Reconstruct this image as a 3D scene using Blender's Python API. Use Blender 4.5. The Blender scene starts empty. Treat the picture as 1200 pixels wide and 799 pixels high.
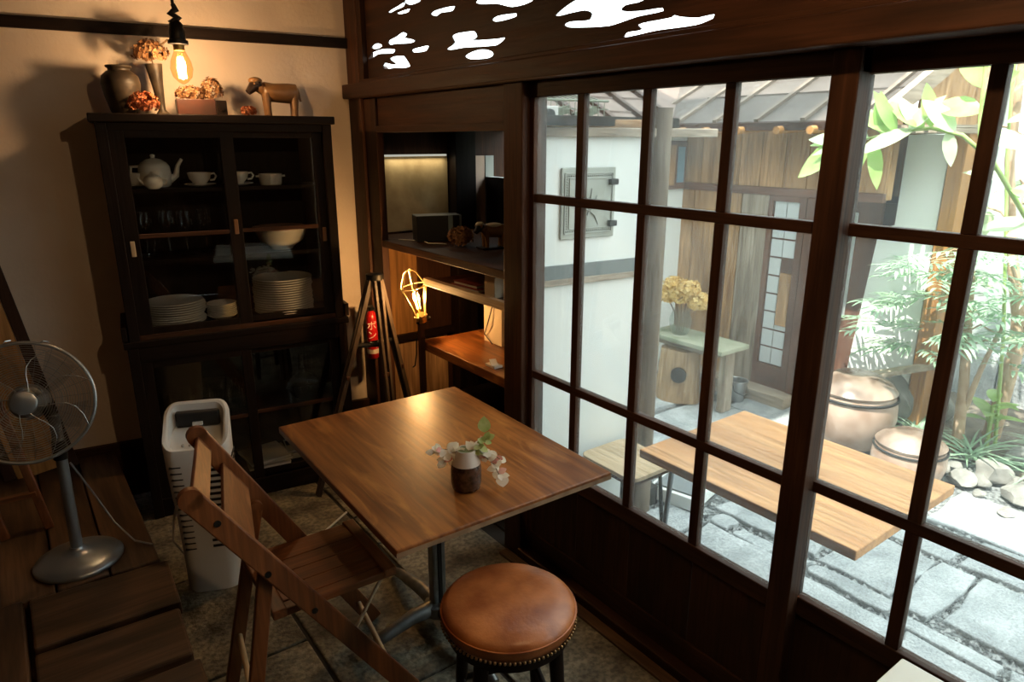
import bpy, bmesh, math, random
from mathutils import Vector as V, Matrix as Mx
S = bpy.context.scene
C = S.collection
random.seed(7)
PI = math.pi

# ------------------------------------------------------------------ camera
cam = bpy.data.objects.new('camera', bpy.data.cameras.new('camera'))
C.objects.link(cam)
S.camera = cam
YAW, PITCH, ROLL, FPX = 0.639, 0.286, 0.001, 803.0
_f = V((math.sin(YAW)*math.cos(PITCH), math.cos(YAW)*math.cos(PITCH), -math.sin(PITCH)))
_r = V((math.cos(YAW), -math.sin(YAW), 0))
_u = _r.cross(_f)
_r2 = _r*math.cos(ROLL) + _u*math.sin(ROLL)
_u2 = _u*math.cos(ROLL) - _r*math.sin(ROLL)
cam.matrix_world = Mx(((_r2.x, _u2.x, -_f.x, 0), (_r2.y, _u2.y, -_f.y, 0), (_r2.z, _u2.z, -_f.z, 1.71), (0, 0, 0, 1)))
cam.data.sensor_fit = 'HORIZONTAL'
cam.data.sensor_width = 36
cam.data.lens = FPX/1200*36
cam.data.clip_start = 0.02

# ------------------------------------------------------------------ world, sun, exposure
S.world = bpy.data.worlds.new('sky')
S.world.use_nodes = True
_bg = S.world.node_tree.nodes['Background']
_bg.inputs['Color'].default_value = (0.87, 0.985, 1.0, 1)
_bg.inputs['Strength'].default_value = 3.9
_l = bpy.data.lights.new('sun', 'SUN')
_l.energy = 10.0
_l.angle = 0.012
_l.color = (1.0, 0.94, 0.84)
sun = bpy.data.objects.new('sun', _l)
C.objects.link(sun)
sun.rotation_euler = V((0.455, 0.0, -0.89)).to_track_quat('-Z', 'Y').to_euler()
S.view_settings.view_transform = 'Standard'
S.view_settings.look = 'None'
S.view_settings.gamma = 1
S.view_settings.use_curve_mapping = False
S.view_settings.exposure = 0.15
S.cycles.use_denoising = True
S.cycles.max_bounces = 8
S.cycles.transparent_max_bounces = 24
S.cycles.sample_clamp_indirect = 4
S.cycles.caustics_reflective = False
S.cycles.caustics_refractive = False

# ------------------------------------------------------------------ mesh helpers
PM = {}
I4 = Mx.Identity(4)


def rotz(a, at=(0, 0, 0)):
    return Mx.Translation(V(at)) @ Mx.Rotation(a, 4, 'Z')


SKEW = math.radians(-7.7)
ROOM = rotz(SKEW, (1.55, 3.46, 0))     # frame of the back wall: x along it, -y out of it into the room


class MB:
    def __init__(s, T=None):
        s.v, s.f, s.T = [], [], T or I4

    def add(s, vs, fs):
        n = len(s.v)
        s.v += [s.T @ V(p) for p in vs]
        s.f += [tuple(i+n for i in f) for f in fs]
        return s

    def box(s, x0, x1, y0, y1, z0, z1):
        return s.add([(x0, y0, z0), (x1, y0, z0), (x1, y1, z0), (x0, y1, z0), (x0, y0, z1), (x1, y0, z1), (x1, y1, z1), (x0, y1, z1)],
                     [(3, 2, 1, 0), (4, 5, 6, 7), (0, 1, 5, 4), (1, 2, 6, 5), (2, 3, 7, 6), (3, 0, 4, 7)])

    def bar(s, p, q, w, h, up=(0, 0, 1), w2=None, h2=None):
        p, q = V(p), V(q)
        d = (q-p).normalized()
        sd = d.cross(V(up)).normalized()
        u = sd.cross(d)
        vs = []
        for c, a, b in ((p, w, h), (q, w2 or w, h2 or h)):
            vs += [c+sd*(i*a/2)+u*(j*b/2) for i, j in ((-1, -1), (1, -1), (1, 1), (-1, 1))]
        return s.add(vs, [(0, 1, 2, 3), (7, 6, 5, 4), (1, 0, 4, 5), (2, 1, 5, 6), (3, 2, 6, 7), (0, 3, 7, 4)])

    def tube(s, pts, r, n=8, closed=False, flat=1.0):
        pts = [V(p) for p in pts]
        m = len(pts)
        rr = r if isinstance(r, (list, tuple)) else [r]*m
        vs, fs = [], []
        t0 = (pts[1]-pts[0]).normalized()
        a = t0.orthogonal().normalized()
        for i, p in enumerate(pts):
            if closed:
                t = pts[(i+1) % m]-pts[i-1]
            else:
                t = pts[min(i+1, m-1)]-pts[max(i-1, 0)]
            t = t.normalized()
            a = (a-t*a.dot(t)).normalized()
            b = t.cross(a)
            vs += [p+(a*math.cos(k*2*PI/n)*flat+b*math.sin(k*2*PI/n))*rr[i] for k in range(n)]
        for i in range(m if closed else m-1):
            j = (i+1) % m
            fs += [(i*n+k, i*n+(k+1) % n, j*n+(k+1) % n, j*n+k) for k in range(n)]
        if not closed:
            fs += [tuple(range(n))[::-1], tuple((m-1)*n+k for k in range(n))]
        return s.add(vs, fs)

    def lathe(s, prof, c=(0, 0, 0), n=24, M=None, cap=(True, True)):
        c = V(c)
        M = M or I4
        vs, fs = [], []
        for r, z in prof:
            vs += [c + M @ V((r*math.cos(k*2*PI/n), r*math.sin(k*2*PI/n), z)) for k in range(n)]
        for i in range(len(prof)-1):
            fs += [(i*n+k, i*n+(k+1) % n, (i+1)*n+(k+1) % n, (i+1)*n+k) for k in range(n)]
        if cap[0]:
            fs.append(tuple(range(n))[::-1])
        if cap[1]:
            fs.append(tuple((len(prof)-1)*n+k for k in range(n)))
        return s.add(vs, fs)

    def ell(s, c, r, n=14, m=9, M=None):
        if not isinstance(r, (tuple, list)):
            r = (r, r, r)
        M = M or I4
        prof = [(math.sin(PI*i/m), -math.cos(PI*i/m)) for i in range(m+1)]
        prof[0], prof[-1] = (.02, -1), (.02, 1)
        return s.lathe(prof, c, n, M @ Mx.Diagonal((r[0], r[1], r[2], 1)))

    def prism(s, poly, a, b, ax='z'):
        mp = {'z': lambda p, w: (p[0], p[1], w), 'x': lambda p, w: (w, p[0], p[1]), 'y': lambda p, w: (p[0], w, p[1])}[ax]
        n = len(poly)
        return s.add([mp(p, a) for p in poly]+[mp(p, b) for p in poly],
                     [tuple(range(n))[::-1], tuple(range(n, 2*n))]+[(i, (i+1) % n, n+(i+1) % n, n+i) for i in range(n)])

    def loft(s, rings):
        n = len(rings[0])
        vs = [p for r in rings for p in r]
        fs = [(i*n+k, i*n+(k+1) % n, (i+1)*n+(k+1) % n, (i+1)*n+k) for i in range(len(rings)-1) for k in range(n)]
        fs += [tuple(range(n))[::-1], tuple((len(rings)-1)*n+k for k in range(n))]
        return s.add(vs, fs)

    def leaf(s, base, d, nor, L, w, droop=.25):
        base, d, nor = V(base), V(d).normalized(), V(nor)
        sd = d.cross(nor).normalized()
        nor = sd.cross(d)
        P = lambda t, k, h: base+d*(L*t)+sd*(w*k)+nor*(h*w-droop*L*t*t)
        vs, fs = [P(0, 0, 0)], []
        for t, k in ((.12, .26), (.3, .44), (.5, .48), (.7, .38), (.87, .2)):
            vs += [P(t, -k, .2*k), P(t, 0, 0), P(t, k, .2*k)]
        vs.append(P(1, 0, 0))
        fs = [(0, 2, 1), (0, 3, 2)]
        for i in range(4):
            a = 1+3*i
            fs += [(a, a+1, a+4, a+3), (a+1, a+2, a+5, a+4)]
        return s.add(vs, fs+[(13, 14, 16), (14, 15, 16)])

    def build(s, name, mat, parent=None, bev=0, smooth=None, kind=None, at=None, label=None, cat=None, group=None, seg=2, normals=True):
        me = bpy.data.meshes.new(name)
        inv = PM[parent.name].inverted() if parent else (Mx.Translation(-V(at)) if at else None)
        me.from_pydata([inv @ p if inv else p for p in s.v], [], s.f)
        if normals:
            bm = bmesh.new()
            bm.from_mesh(me)
            bmesh.ops.recalc_face_normals(bm, faces=bm.faces)
            bm.to_mesh(me)
            bm.free()
        if smooth is not None:
            me.polygons.foreach_set('use_smooth', [True]*len(me.polygons))
            me.set_sharp_from_angle(angle=math.radians(smooth))
        me.materials.append(mat)
        o = bpy.data.objects.new(name, me)
        C.objects.link(o)
        if at:
            o.location = at
        if parent:
            o.parent = parent
            PM[o.name] = PM[parent.name]
        else:
            PM[o.name] = Mx.Translation(V(at)) if at else I4
        if bev:
            b = o.modifiers.new('edge', 'BEVEL')
            b.width = bev
            b.segments = seg
            b.limit_method = 'ANGLE'
        if kind:
            o['kind'] = kind
        if label:
            o['label'] = label
        if cat:
            o['category'] = cat
        if group:
            o['group'] = group
        return o


def thing(name, label, cat, loc, rz=0, group=None, kind=None):
    o = bpy.data.objects.new(name, None)
    o.empty_display_size = .05
    C.objects.link(o)
    o.location = loc
    o.rotation_euler = (0, 0, rz)
    PM[o.name] = rotz(rz, loc)
    o['label'] = label
    o['category'] = cat
    if group:
        o['group'] = group
    if kind:
        o['kind'] = kind
    return o


def struct(name, mb, mat, **k):
    return mb.build(name, mat, kind='structure', **k)


def dup(root, loc, rz=None, label=None, group=None, scale=None):
    r = root.copy()
    C.objects.link(r)
    r.location = loc
    if rz is not None:
        r.rotation_euler = (0, 0, rz)
    if scale:
        r.scale = (scale,)*3
    if label:
        r['label'] = label
    if group:
        r['group'] = group
    for ch in list(root.children):
        c = ch.copy()
        C.objects.link(c)
        c.parent = r
        for g in ch.children:
            d = g.copy()
            C.objects.link(d)
            d.parent = c
    return r


def rm(u, d, z):        # point in the back-wall frame: u along, d out from the wall
    return ROOM @ V((u, -d, z))


# ------------------------------------------------------------------ materials
def _new(name):
    m = bpy.data.materials.new(name)
    m.use_nodes = True
    nt = m.node_tree
    return m, nt, nt.nodes, nt.links, nt.nodes['Principled BSDF']


def _ramp(N, stops):
    r = N.new('ShaderNodeValToRGB')
    e = r.color_ramp.elements
    while len(e) < len(stops):
        e.new(.5)
    for x, (p, c) in zip(e, stops):
        x.position = p
        x.color = (*c, 1)
    return r


def wood(name, c1, c2, axis='x', s=1.0, rough=.5, bump=.2, spec=.4, var=.3, ring=True, coat=0, wear=None):
    m, nt, N, L, P = _new(name)
    tc, oi = N.new('ShaderNodeTexCoord'), N.new('ShaderNodeObjectInfo')
    va = N.new('ShaderNodeVectorMath')
    va.operation = 'MULTIPLY_ADD'
    va.inputs[1].default_value = (1, 1, 1)
    L.new(tc.outputs['Object'], va.inputs[0])
    sc = N.new('ShaderNodeVectorMath')
    sc.operation = 'SCALE'
    sc.inputs[0].default_value = (7.3, 3.1, 5.7)
    L.new(oi.outputs['Random'], sc.inputs['Scale'])
    L.new(sc.outputs[0], va.inputs[2])

    def noise(al, cr, det, dist):
        mp = N.new('ShaderNodeMapping')
        mp.inputs['Scale'].default_value = [al*s if a == axis else cr*s for a in 'xyz']
        L.new(va.outputs[0], mp.inputs['Vector'])
        n = N.new('ShaderNodeTexNoise')
        n.inputs['Scale'].default_value = 1
        n.inputs['Detail'].default_value = det
        n.inputs['Distortion'].default_value = dist
        L.new(mp.outputs[0], n.inputs['Vector'])
        return n
    n1 = noise(1.6, 14, 4, 1.5 if ring else .2)
    n2 = noise(5, 110, 3, 0)
    n3 = noise(2.2, 2.6, 2, 0)
    r1 = _ramp(N, [(.3, c1), (.7, c2)])
    L.new(n1.outputs[0], r1.inputs[0])
    mx = N.new('ShaderNodeMix')
    mx.data_type = 'RGBA'
    mx.blend_type = 'MULTIPLY'
    mx.inputs[0].default_value = 1
    r2 = _ramp(N, [(.3, (.62, .6, .58)), (.62, (1, 1, 1))])
    L.new(n2.outputs[0], r2.inputs[0])
    L.new(r1.outputs[0], mx.inputs[6])
    L.new(r2.outputs[0], mx.inputs[7])
    col = mx.outputs[2]
    if wear:                              # rubbed patches where the stain has gone
        n4 = noise(3.2, 13, 8, 2.6)
        r4 = _ramp(N, [(.55, (0, 0, 0)), (.74, (.75, .75, .75))])
        L.new(n4.outputs[0], r4.inputs[0])
        m4 = N.new('ShaderNodeMix')
        m4.data_type = 'RGBA'
        L.new(r4.outputs[0], m4.inputs[0])
        L.new(col, m4.inputs[6])
        m4.inputs[7].default_value = (*wear, 1)
        col = m4.outputs[2]
    hs = N.new('ShaderNodeHueSaturation')
    ad = N.new('ShaderNodeMath')
    ad.operation = 'MULTIPLY_ADD'
    ad.inputs[1].default_value = var
    ad.inputs[2].default_value = 1-var*.5
    L.new(oi.outputs['Random'], ad.inputs[0])
    ml = N.new('ShaderNodeMath')
    ml.operation = 'MULTIPLY'
    mr = N.new('ShaderNodeMapRange')
    mr.inputs[1].default_value, mr.inputs[2].default_value = .3, .7
    mr.inputs[3].default_value, mr.inputs[4].default_value = .8, 1.2
    L.new(n3.outputs[0], mr.inputs[0])
    L.new(ad.outputs[0], ml.inputs[0])
    L.new(mr.outputs[0], ml.inputs[1])
    L.new(ml.outputs[0], hs.inputs['Value'])
    L.new(col, hs.inputs['Color'])
    L.new(hs.outputs[0], P.inputs['Base Color'])
    rr = N.new('ShaderNodeMapRange')
    rr.inputs[3].default_value, rr.inputs[4].default_value = rough-.1, rough+.12
    L.new(n1.outputs[0], rr.inputs[0])
    L.new(rr.outputs[0], P.inputs['Roughness'])
    P.inputs['Specular IOR Level'].default_value = spec
    P.inputs['Coat Weight'].default_value = coat
    P.inputs['Coat Roughness'].default_value = .25
    b = N.new('ShaderNodeBump')
    b.inputs['Strength'].default_value = bump
    b.inputs['Distance'].default_value = .004
    L.new(n2.outputs[0], b.inputs['Height'])
    L.new(b.outputs[0], P.inputs['Normal'])
    return m


def woods(name, c1, c2, **k):
    return {a: wood(name+'_'+a, c1, c2, axis=a, **k) for a in 'xyz'}


def mat(name, c, rough=.5, metal=0, spec=.5, c2=None, ns=6, bump=0, bs=40, trans=0, sub=0, det=4, emit=None, es=0, var=0, lo=.35, hi=.65, speck=0, ss=90):
    m, nt, N, L, P = _new(name)
    P.inputs['Roughness'].default_value = rough
    P.inputs['Metallic'].default_value = metal
    P.inputs['Specular IOR Level'].default_value = spec
    P.inputs['Base Color'].default_value = (*c, 1)
    tc = N.new('ShaderNodeTexCoord')
    if c2:
        n = N.new('ShaderNodeTexNoise')
        n.inputs['Scale'].default_value = ns
        n.inputs['Detail'].default_value = det
        L.new(tc.outputs['Object'], n.inputs['Vector'])
        r = _ramp(N, [(lo, c), (hi, c2)])
        L.new(n.outputs[0], r.inputs[0])
        out = r.outputs[0]
        if speck:
            n3 = N.new('ShaderNodeTexNoise')
            n3.inputs['Scale'].default_value = ss
            n3.inputs['Detail'].default_value = 3
            L.new(tc.outputs['Object'], n3.inputs['Vector'])
            r3 = _ramp(N, [(.38, (1-speck,)*3), (.6, (1, 1, 1))])
            L.new(n3.outputs[0], r3.inputs[0])
            m3 = N.new('ShaderNodeMix')
            m3.data_type = 'RGBA'
            m3.blend_type = 'MULTIPLY'
            m3.inputs[0].default_value = 1
            L.new(out, m3.inputs[6])
            L.new(r3.outputs[0], m3.inputs[7])
            out = m3.outputs[2]
        if var:
            oi = N.new('ShaderNodeObjectInfo')
            ad = N.new('ShaderNodeMath')
            ad.operation = 'MULTIPLY_ADD'
            ad.inputs[1].default_value = var
            ad.inputs[2].default_value = 1-var/2
            L.new(oi.outputs['Random'], ad.inputs[0])
            hs = N.new('ShaderNodeHueSaturation')
            L.new(ad.outputs[0], hs.inputs['Value'])
            L.new(out, hs.inputs['Color'])
            out = hs.outputs[0]
        L.new(out, P.inputs['Base Color'])
    if bump:
        n2 = N.new('ShaderNodeTexNoise')
        n2.inputs['Scale'].default_value = bs
        n2.inputs['Detail'].default_value = 5
        L.new(tc.outputs['Object'], n2.inputs['Vector'])
        b = N.new('ShaderNodeBump')
        b.inputs['Strength'].default_value = bump
        b.inputs['Distance'].default_value = .01
        L.new(n2.outputs[0], b.inputs['Height'])
        L.new(b.outputs[0], P.inputs['Normal'])
    if emit:
        P.inputs['Emission Color'].default_value = (*emit, 1)
        P.inputs['Emission Strength'].default_value = es
    if trans:
        t = N.new('ShaderNodeBsdfTranslucent')
        t.inputs['Color'].default_value = (*c, 1)
        mx = N.new('ShaderNodeMixShader')
        mx.inputs[0].default_value = trans
        L.new(P.outputs[0], mx.inputs[1])
        L.new(t.outputs[0], mx.inputs[2])
        L.new(mx.outputs[0], N['Material Output'].inputs['Surface'])
    return m


def glass(name, tint=(.97, .98, .97), haze=.0, ior=1.45, rough=0.0, haze_col=(.9, .95, .95)):
    m = bpy.data.materials.new(name)
    m.use_nodes = True
    nt = m.node_tree
    N, L = nt.nodes, nt.links
    N.remove(N['Principled BSDF'])
    t, g, fr, mx = N.new('ShaderNodeBsdfTransparent'), N.new('ShaderNodeBsdfGlossy'), N.new('ShaderNodeFresnel'), N.new('ShaderNodeMixShader')
    t.inputs[0].default_value = (*tint, 1)
    g.inputs['Roughness'].default_value = rough
    ge, ma = N.new('ShaderNodeNewGeometry'), N.new('ShaderNodeMath')
    ma.operation = 'MULTIPLY_ADD'      # same reflectance from both sides of a thin sheet
    ma.inputs[1].default_value = 1/ior-ior
    ma.inputs[2].default_value = ior
    L.new(ge.outputs['Backfacing'], ma.inputs[0])
    L.new(ma.outputs[0], fr.inputs['IOR'])
    L.new(fr.outputs[0], mx.inputs[0])
    L.new(t.outputs[0], mx.inputs[1])
    L.new(g.outputs[0], mx.inputs[2])
    out = mx.outputs[0]
    if haze:  # pale translucent veil; on the window panes it stands in for glare
        d = N.new('ShaderNodeBsdfTranslucent')
        d.inputs[0].default_value = (*haze_col, 1)
        tc, n = N.new('ShaderNodeTexCoord'), N.new('ShaderNodeTexNoise')
        n.inputs['Scale'].default_value = 5
        n.inputs['Detail'].default_value = 6
        L.new(tc.outputs['Object'], n.inputs['Vector'])
        mr = N.new('ShaderNodeMapRange')
        mr.inputs[1].default_value, mr.inputs[2].default_value = .3, .75
        mr.inputs[3].default_value, mr.inputs[4].default_value = haze*.6, haze*1.5
        L.new(n.outputs[0], mr.inputs[0])
        m2 = N.new('ShaderNodeMixShader')
        L.new(mr.outputs[0], m2.inputs[0])
        L.new(out, m2.inputs[1])
        L.new(d.outputs[0], m2.inputs[2])
        out = m2.outputs[0]
    L.new(out, N['Material Output'].inputs['Surface'])
    return m


DARK = woods('dark_stained_wood', (.035, .014, .007), (.075, .03, .014), rough=.58, spec=.22)
BLACKW = woods('blackened_wood', (.006, .003, .002), (.014, .007, .0045), rough=.5, spec=.16)
BEAM = woods('old_beam_wood', (.03, .0105, .0045), (.08, .029, .012), rough=.58, s=.8, spec=.3)
STEP = woods('worn_plank_wood', (.03, .014, .007), (.13, .07, .036), rough=.5, s=.8)
TABLE = woods('table_wood', (.12, .034, .007), (.36, .13, .03), rough=.38, s=.6, bump=.1, var=.1, spec=.35, wear=(.46, .19, .045))
CHAIRW = woods('chair_wood', (.13, .04, .012), (.25, .085, .025), rough=.38, s=.9, bump=.1, var=.1, spec=.5)
WEATH = woods('weathered_wood', (.26, .2, .15), (.55, .46, .36), rough=.8, s=.8, bump=.4)
WALLW = woods('brown_plank_wood', (.27, .14, .06), (.66, .4, .2), rough=.75, s=.8, bump=.4)
DOORW = woods('red_brown_door_wood', (.12, .055, .035), (.22, .11, .07), rough=.6)
TOPW = woods('outdoor_table_wood', (.6, .28, .1), (.78, .42, .18), rough=.5, s=.7, bump=.1, var=.1)
PLYW = woods('pale_plywood', (.55, .4, .24), (.68, .52, .34), rough=.5, s=.8, bump=.1, var=.1)
POSTW = woods('grey_post_wood', (.11, .08, .055), (.27, .21, .155), rough=.8, s=.8, bump=.4)
ORANGE = woods('amber_board', (.42, .19, .05), (.6, .3, .095), rough=.55, s=.7)
PLASTER = mat('warm_plaster', (.7, .58, .48), .9, c2=(.77, .655, .55), ns=3, bump=.15, bs=60, spec=.1)
WHITEP = mat('white_plaster', (.78, .8, .77), .9, c2=(.85, .87, .85), ns=2, spec=.1)
STONE = mat('inside_stone', (.07, .058, .038), .75, c2=(.34, .3, .21), ns=5.5, bump=1, bs=38, det=10, var=.3, speck=.5, ss=55)
JOINT = mat('dark_joint', (.02, .018, .015), .9)
PAVE = mat('pale_granite', (.36, .39, .4), .85, c2=(.56, .59, .6), ns=7, bump=1, bs=45, det=10, var=.3, speck=.35, ss=110)
GRAVEL = mat('grey_gravel', (.05, .055, .055), .9, c2=(.3, .32, .32), ns=60, bump=1, bs=90, det=2)
PEBBLE = mat('pebble', (.07, .075, .08), .8, c2=(.55, .57, .57), ns=45, det=1, lo=.4, hi=.6)
WINGLASS = glass('window_glass', (.97, .985, .975), haze=.028)  # glare veil put into the pane material
CLEAR = glass('clear_glass', (.95, .96, .95), ior=1.75)
CABGLASS = glass('cabinet_glass', (.93, .94, .93), ior=1.5)
AMBERG = glass('amber_bulb_glass', (1, .86, .62))
IRON = mat('black_iron', (.02, .019, .018), .45, .7)
STEEL = mat('brushed_steel', (.45, .46, .47), .32, 1)
GREYM = mat('grey_fan_metal', (.34, .37, .39), .32, .75)
CAST = mat('cast_grey_metal', (.3, .31, .3), .42, .8, c2=(.2, .2, .19), ns=20)
BRASS = mat('aged_brass', (.62, .4, .14), .35, 1)
CHINA = mat('white_china', (.85, .82, .75), .18, spec=.6)
PLASTIC = mat('white_plastic', (.72, .7, .66), .38)
SLOT = mat('dark_slot', (.012, .012, .012), .6)
LEATHER = mat('tan_leather', (.2, .046, .011), .36, c2=(.56, .19, .055), ns=6, bump=.12, bs=60, spec=.5, det=8)
CORD = mat('black_cord', (.012, .011, .01), .6)
WCORD = mat('white_cord', (.6, .57, .5), .5)


def lamp_light(name, loc, power, color, r, parent=None):
    l = bpy.data.lights.new(name, 'POINT')
    l.energy = power
    l.color = color
    l.shadow_soft_size = r
    o = bpy.data.objects.new(name, l)
    C.objects.link(o)
    if parent:
        o.parent = parent
        o.location = PM[parent.name].inverted() @ V(loc)
    else:
        o.location = loc
    return o

# ================================================================== THE ROOM
fl = struct('floor', MB().box(-2.3, 1.62, -1.9, 4.3, -.12, -.012), JOINT)
xs = [(.27, .64), (.646, 1.10), (1.106, 1.545)]
for i, (a, b) in enumerate(xs):
    y = -1.0 - .17*i
    k = 0
    while y < 3.55:
        h = (.86, .62, .74)[(i+k) % 3]
        j = .004
        MB().box(a+j, b-j, y+j, y+h-j, -.03, random.uniform(-.004, .002)).build('stone_slab', STONE, fl, bev=.006)
        y += h
        k += 1
# raised wooden platform with planks
pf = struct('floor_platform', MB().box(-2.2, .235, -1.5, 3.75, 0, .2), DARK['x'])
for i in range(8):
    x = .265-.16*i
    MB().box(x-.154, x, 2.50, 3.64, .2, .25+random.uniform(-.003, .002)).build('plank', STEP['y'], pf, bev=.005)
for (y0, y1, xr) in ((2.21, 2.485, .285), (1.935, 2.175, .262), (1.60, 1.895, .262), (1.3, 1.565, .265)):
    MB().add([(-.13, y0+.005, .2), (xr-.012, y0-.02, .2), (xr, y1-.01, .2), (-.13, y1+.01, .2), (-.13, y0+.005, .252), (xr-.012, y0-.02, .252), (xr, y1-.01, .252), (-.13, y1+.01, .252)],
             [(3, 2, 1, 0), (4, 5, 6, 7), (0, 1, 5, 4), (1, 2, 6, 5), (2, 3, 7, 6), (3, 0, 4, 7)]).build('plank', STEP['x'], pf, bev=.008)
MB().box(-.215, -.145, .8, 2.49, .2, .262).build('edge_board', STEP['y'], pf, bev=.006)
MB().box(-.36, -.22, .8, 2.49, .2, .256).build('edge_board', STEP['y'], pf, bev=.006)

# plaster back wall, its rail and foot board
struct('wall_back', MB(ROOM).box(-4.2, .0, 0, .12, 0, 2.95), PLASTER)
struct('trim_1', MB(ROOM).box(-4.2, .0, -.022, .0, 2.143, 2.19), BLACKW['x'], bev=.003)
struct('baseboard_back', MB(ROOM).box(-4.2, -.0, -.03, 0, 0, .285), DARK['x'], bev=.003)
struct('wall_left', MB().box(-2.35, -2.2, -1.9, 4.4, 0, 2.95), DARK['z'])
struct('wall_front', MB().box(-2.35, 1.66, -2.0, -1.85, 0, 2.95), DARK['z'])
struct('ceiling', MB().box(-2.4, 1.9, -2.1, 4.6, 2.86, 3.0), DARK['y'])
struct('shade_block_upper', MB().box(-2.4, 1.66, 2.35, 6.5, 3.0, 7.3), WHITEP)  # unseen block, added to keep the sun off the plank wall

# posts, lintel, beam of the window side
struct('trim_corner_post', MB().box(1.535, 1.61, 3.325, 3.47, 0, 2.9), BEAM['z'], bev=.006)
struct('trim_jamb', MB().box(1.55, 1.59, 3.2, 3.325, 0, 1.9), BEAM['z'], bev=.005)
struct('trim_window_post', MB().box(1.545, 1.66, 2.02, 2.135, 0, 1.905), DARK['z'], bev=.005)
struct('trim_lintel', MB().box(1.565, 1.64, 2.135, 3.4, 1.772, 1.905), BEAM['y'])
struct('trim_lintel_edge', MB().box(1.55, 1.65, 2.135, 3.2, 1.742, 1.772), BEAM['y'], bev=.004)
struct('trim_head_beam', MB().box(1.5, 1.66, -1.9, 3.46, 1.905, 1.972), BEAM['y'], bev=.005)
struct('trim_transom_strip', MB().box(1.535, 1.6, -1.9, 3.33, 1.972, 1.99), DARK['y'], bev=.003)
struct('trim_transom_stile', MB().box(1.54, 1.6, 3.285, 3.33, 1.972, 2.46), DARK['z'], bev=.003)
struct('trim_top_beam', MB().box(1.5, 1.66, -1.9, 3.46, 2.46, 2.6), BEAM['y'], bev=.005)
struct('wall_right', MB().box(1.55, 1.64, -1.9, 3.46, 2.6, 2.9), PLASTER)
struct('wall_right_near', MB().box(1.56, 1.66, -1.9, -.4, 0, 1.905), PLASTER)
# carved transom board: cloud shapes sawn through it
CLOUDS = [[(3.064, 2.134), (2.991, 2.151), (2.928, 2.163), (2.881, 2.150), (2.900, 2.139), (2.813, 2.117), (2.857, 2.112), (2.979, 2.122)],
          [(3.243, 2.133), (3.192, 2.143), (3.125, 2.129), (3.167, 2.119), (3.229, 2.125)],
          [(3.278, 2.086), (3.232, 2.108), (3.127, 2.113), (2.997, 2.099), (3.014, 2.086), (3.163, 2.095), (3.253, 2.081)],
          [(2.845, 2.084), (2.772, 2.088), (2.697, 2.085), (2.718, 2.068), (2.831, 2.072)],
          [(3.128, 2.042), (3.003, 2.038), (3.055, 2.067), (2.922, 2.066), (2.893, 2.048), (2.865, 2.018), (3.005, 2.023)],
          [(2.554, 2.059), (2.496, 2.078), (2.512, 2.105), (2.435, 2.109), (2.350, 2.102), (2.333, 2.082), (2.367, 2.074), (2.205, 2.062), (2.154, 2.060), (2.168, 2.050), (2.209, 2.040), (2.425, 2.053)],
          [(2.421, 2.023), (2.334, 2.036), (2.268, 2.030), (2.226, 2.012), (2.269, 2.001), (2.385, 2.008)],
          [(2.235, 2.128), (2.204, 2.138), (2.086, 2.131), (2.086, 2.121), (2.184, 2.118)],
          [(2.673, 2.207), (2.589, 2.214), (2.485, 2.208), (2.503, 2.194), (2.590, 2.198), (2.629, 2.191)],
          [(2.966, 2.247), (2.845, 2.248), (2.861, 2.236), (2.945, 2.238)],
          [(3.050, 2.262), (2.963, 2.273), (2.887, 2.273), (2.965, 2.260), (3.028, 2.255)],
          [(2.895, 2.285), (2.813, 2.286), (2.744, 2.278), (2.759, 2.263), (2.844, 2.262)],
          [(2.341, 2.200), (2.286, 2.217), (2.067, 2.190), (1.977, 2.167), (2.105, 2.154), (2.204, 2.178)],
          [(1.876, 2.099), (1.809, 2.124), (1.733, 2.136), (1.513, 2.108), (1.488, 2.088), (1.575, 2.078), (1.509, 2.063), (1.417, 2.059), (1.411, 2.050), (1.508, 2.048), (1.621, 2.037), (1.791, 2.052), (1.831, 2.064), (1.808, 2.071), (1.715, 2.065), (1.704, 2.082), (1.732, 2.094), (1.793, 2.095), (1.856, 2.094)],
          [(1.561, 2.000), (1.551, 2.011), (1.493, 2.013), (1.507, 2.027), (1.433, 2.030), (1.386, 2.031), (1.375, 2.035), (1.351, 2.028), (1.296, 2.019), (1.238, 2.020), (1.242, 2.010), (1.294, 2.001), (1.431, 2.003), (1.518, 1.999)],
          [(.9, 2.10), (.82, 2.13), (.66, 2.12), (.5, 2.13), (.52, 2.10), (.7, 2.09)], [(.3, 2.2), (.1, 2.22), (-.1, 2.2), (.1, 2.18)]]
cu = bpy.data.curves.new('transom', 'CURVE')
cu.dimensions = '2D'
cu.fill_mode = 'BOTH'
cu.extrude = .003
cu.resolution_u = 4


def spline(pts, smooth):
    if smooth:
        sp = cu.splines.new('BEZIER')
        sp.bezier_points.add(len(pts)-1)
        for b, p in zip(sp.bezier_points, pts):
            b.co = (p[0], p[1], 0)
            b.handle_left_type = b.handle_right_type = 'FREE'
    else:
        sp = cu.splines.new('POLY')
        sp.points.add(len(pts)-1)
        for b, p in zip(sp.points, pts):
            b.co = (p[0], p[1], 0, 1)
    if smooth:
        n = len(pts)
        for i, b in enumerate(sp.bezier_points):
            p, q, c = V((*pts[i-1], 0)), V((*pts[(i+1) % n], 0)), V((*pts[i], 0))
            d = (q-p).normalized()
            b.handle_left = c-d*(c-p).length*.22
            b.handle_right = c+d*(q-c).length*.22
    sp.use_cyclic_u = True


spline([(-1.85, 1.985), (3.3, 1.985), (3.3, 2.465), (-1.85, 2.465)], False)
for c in CLOUDS:
    spline(c, True)


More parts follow.
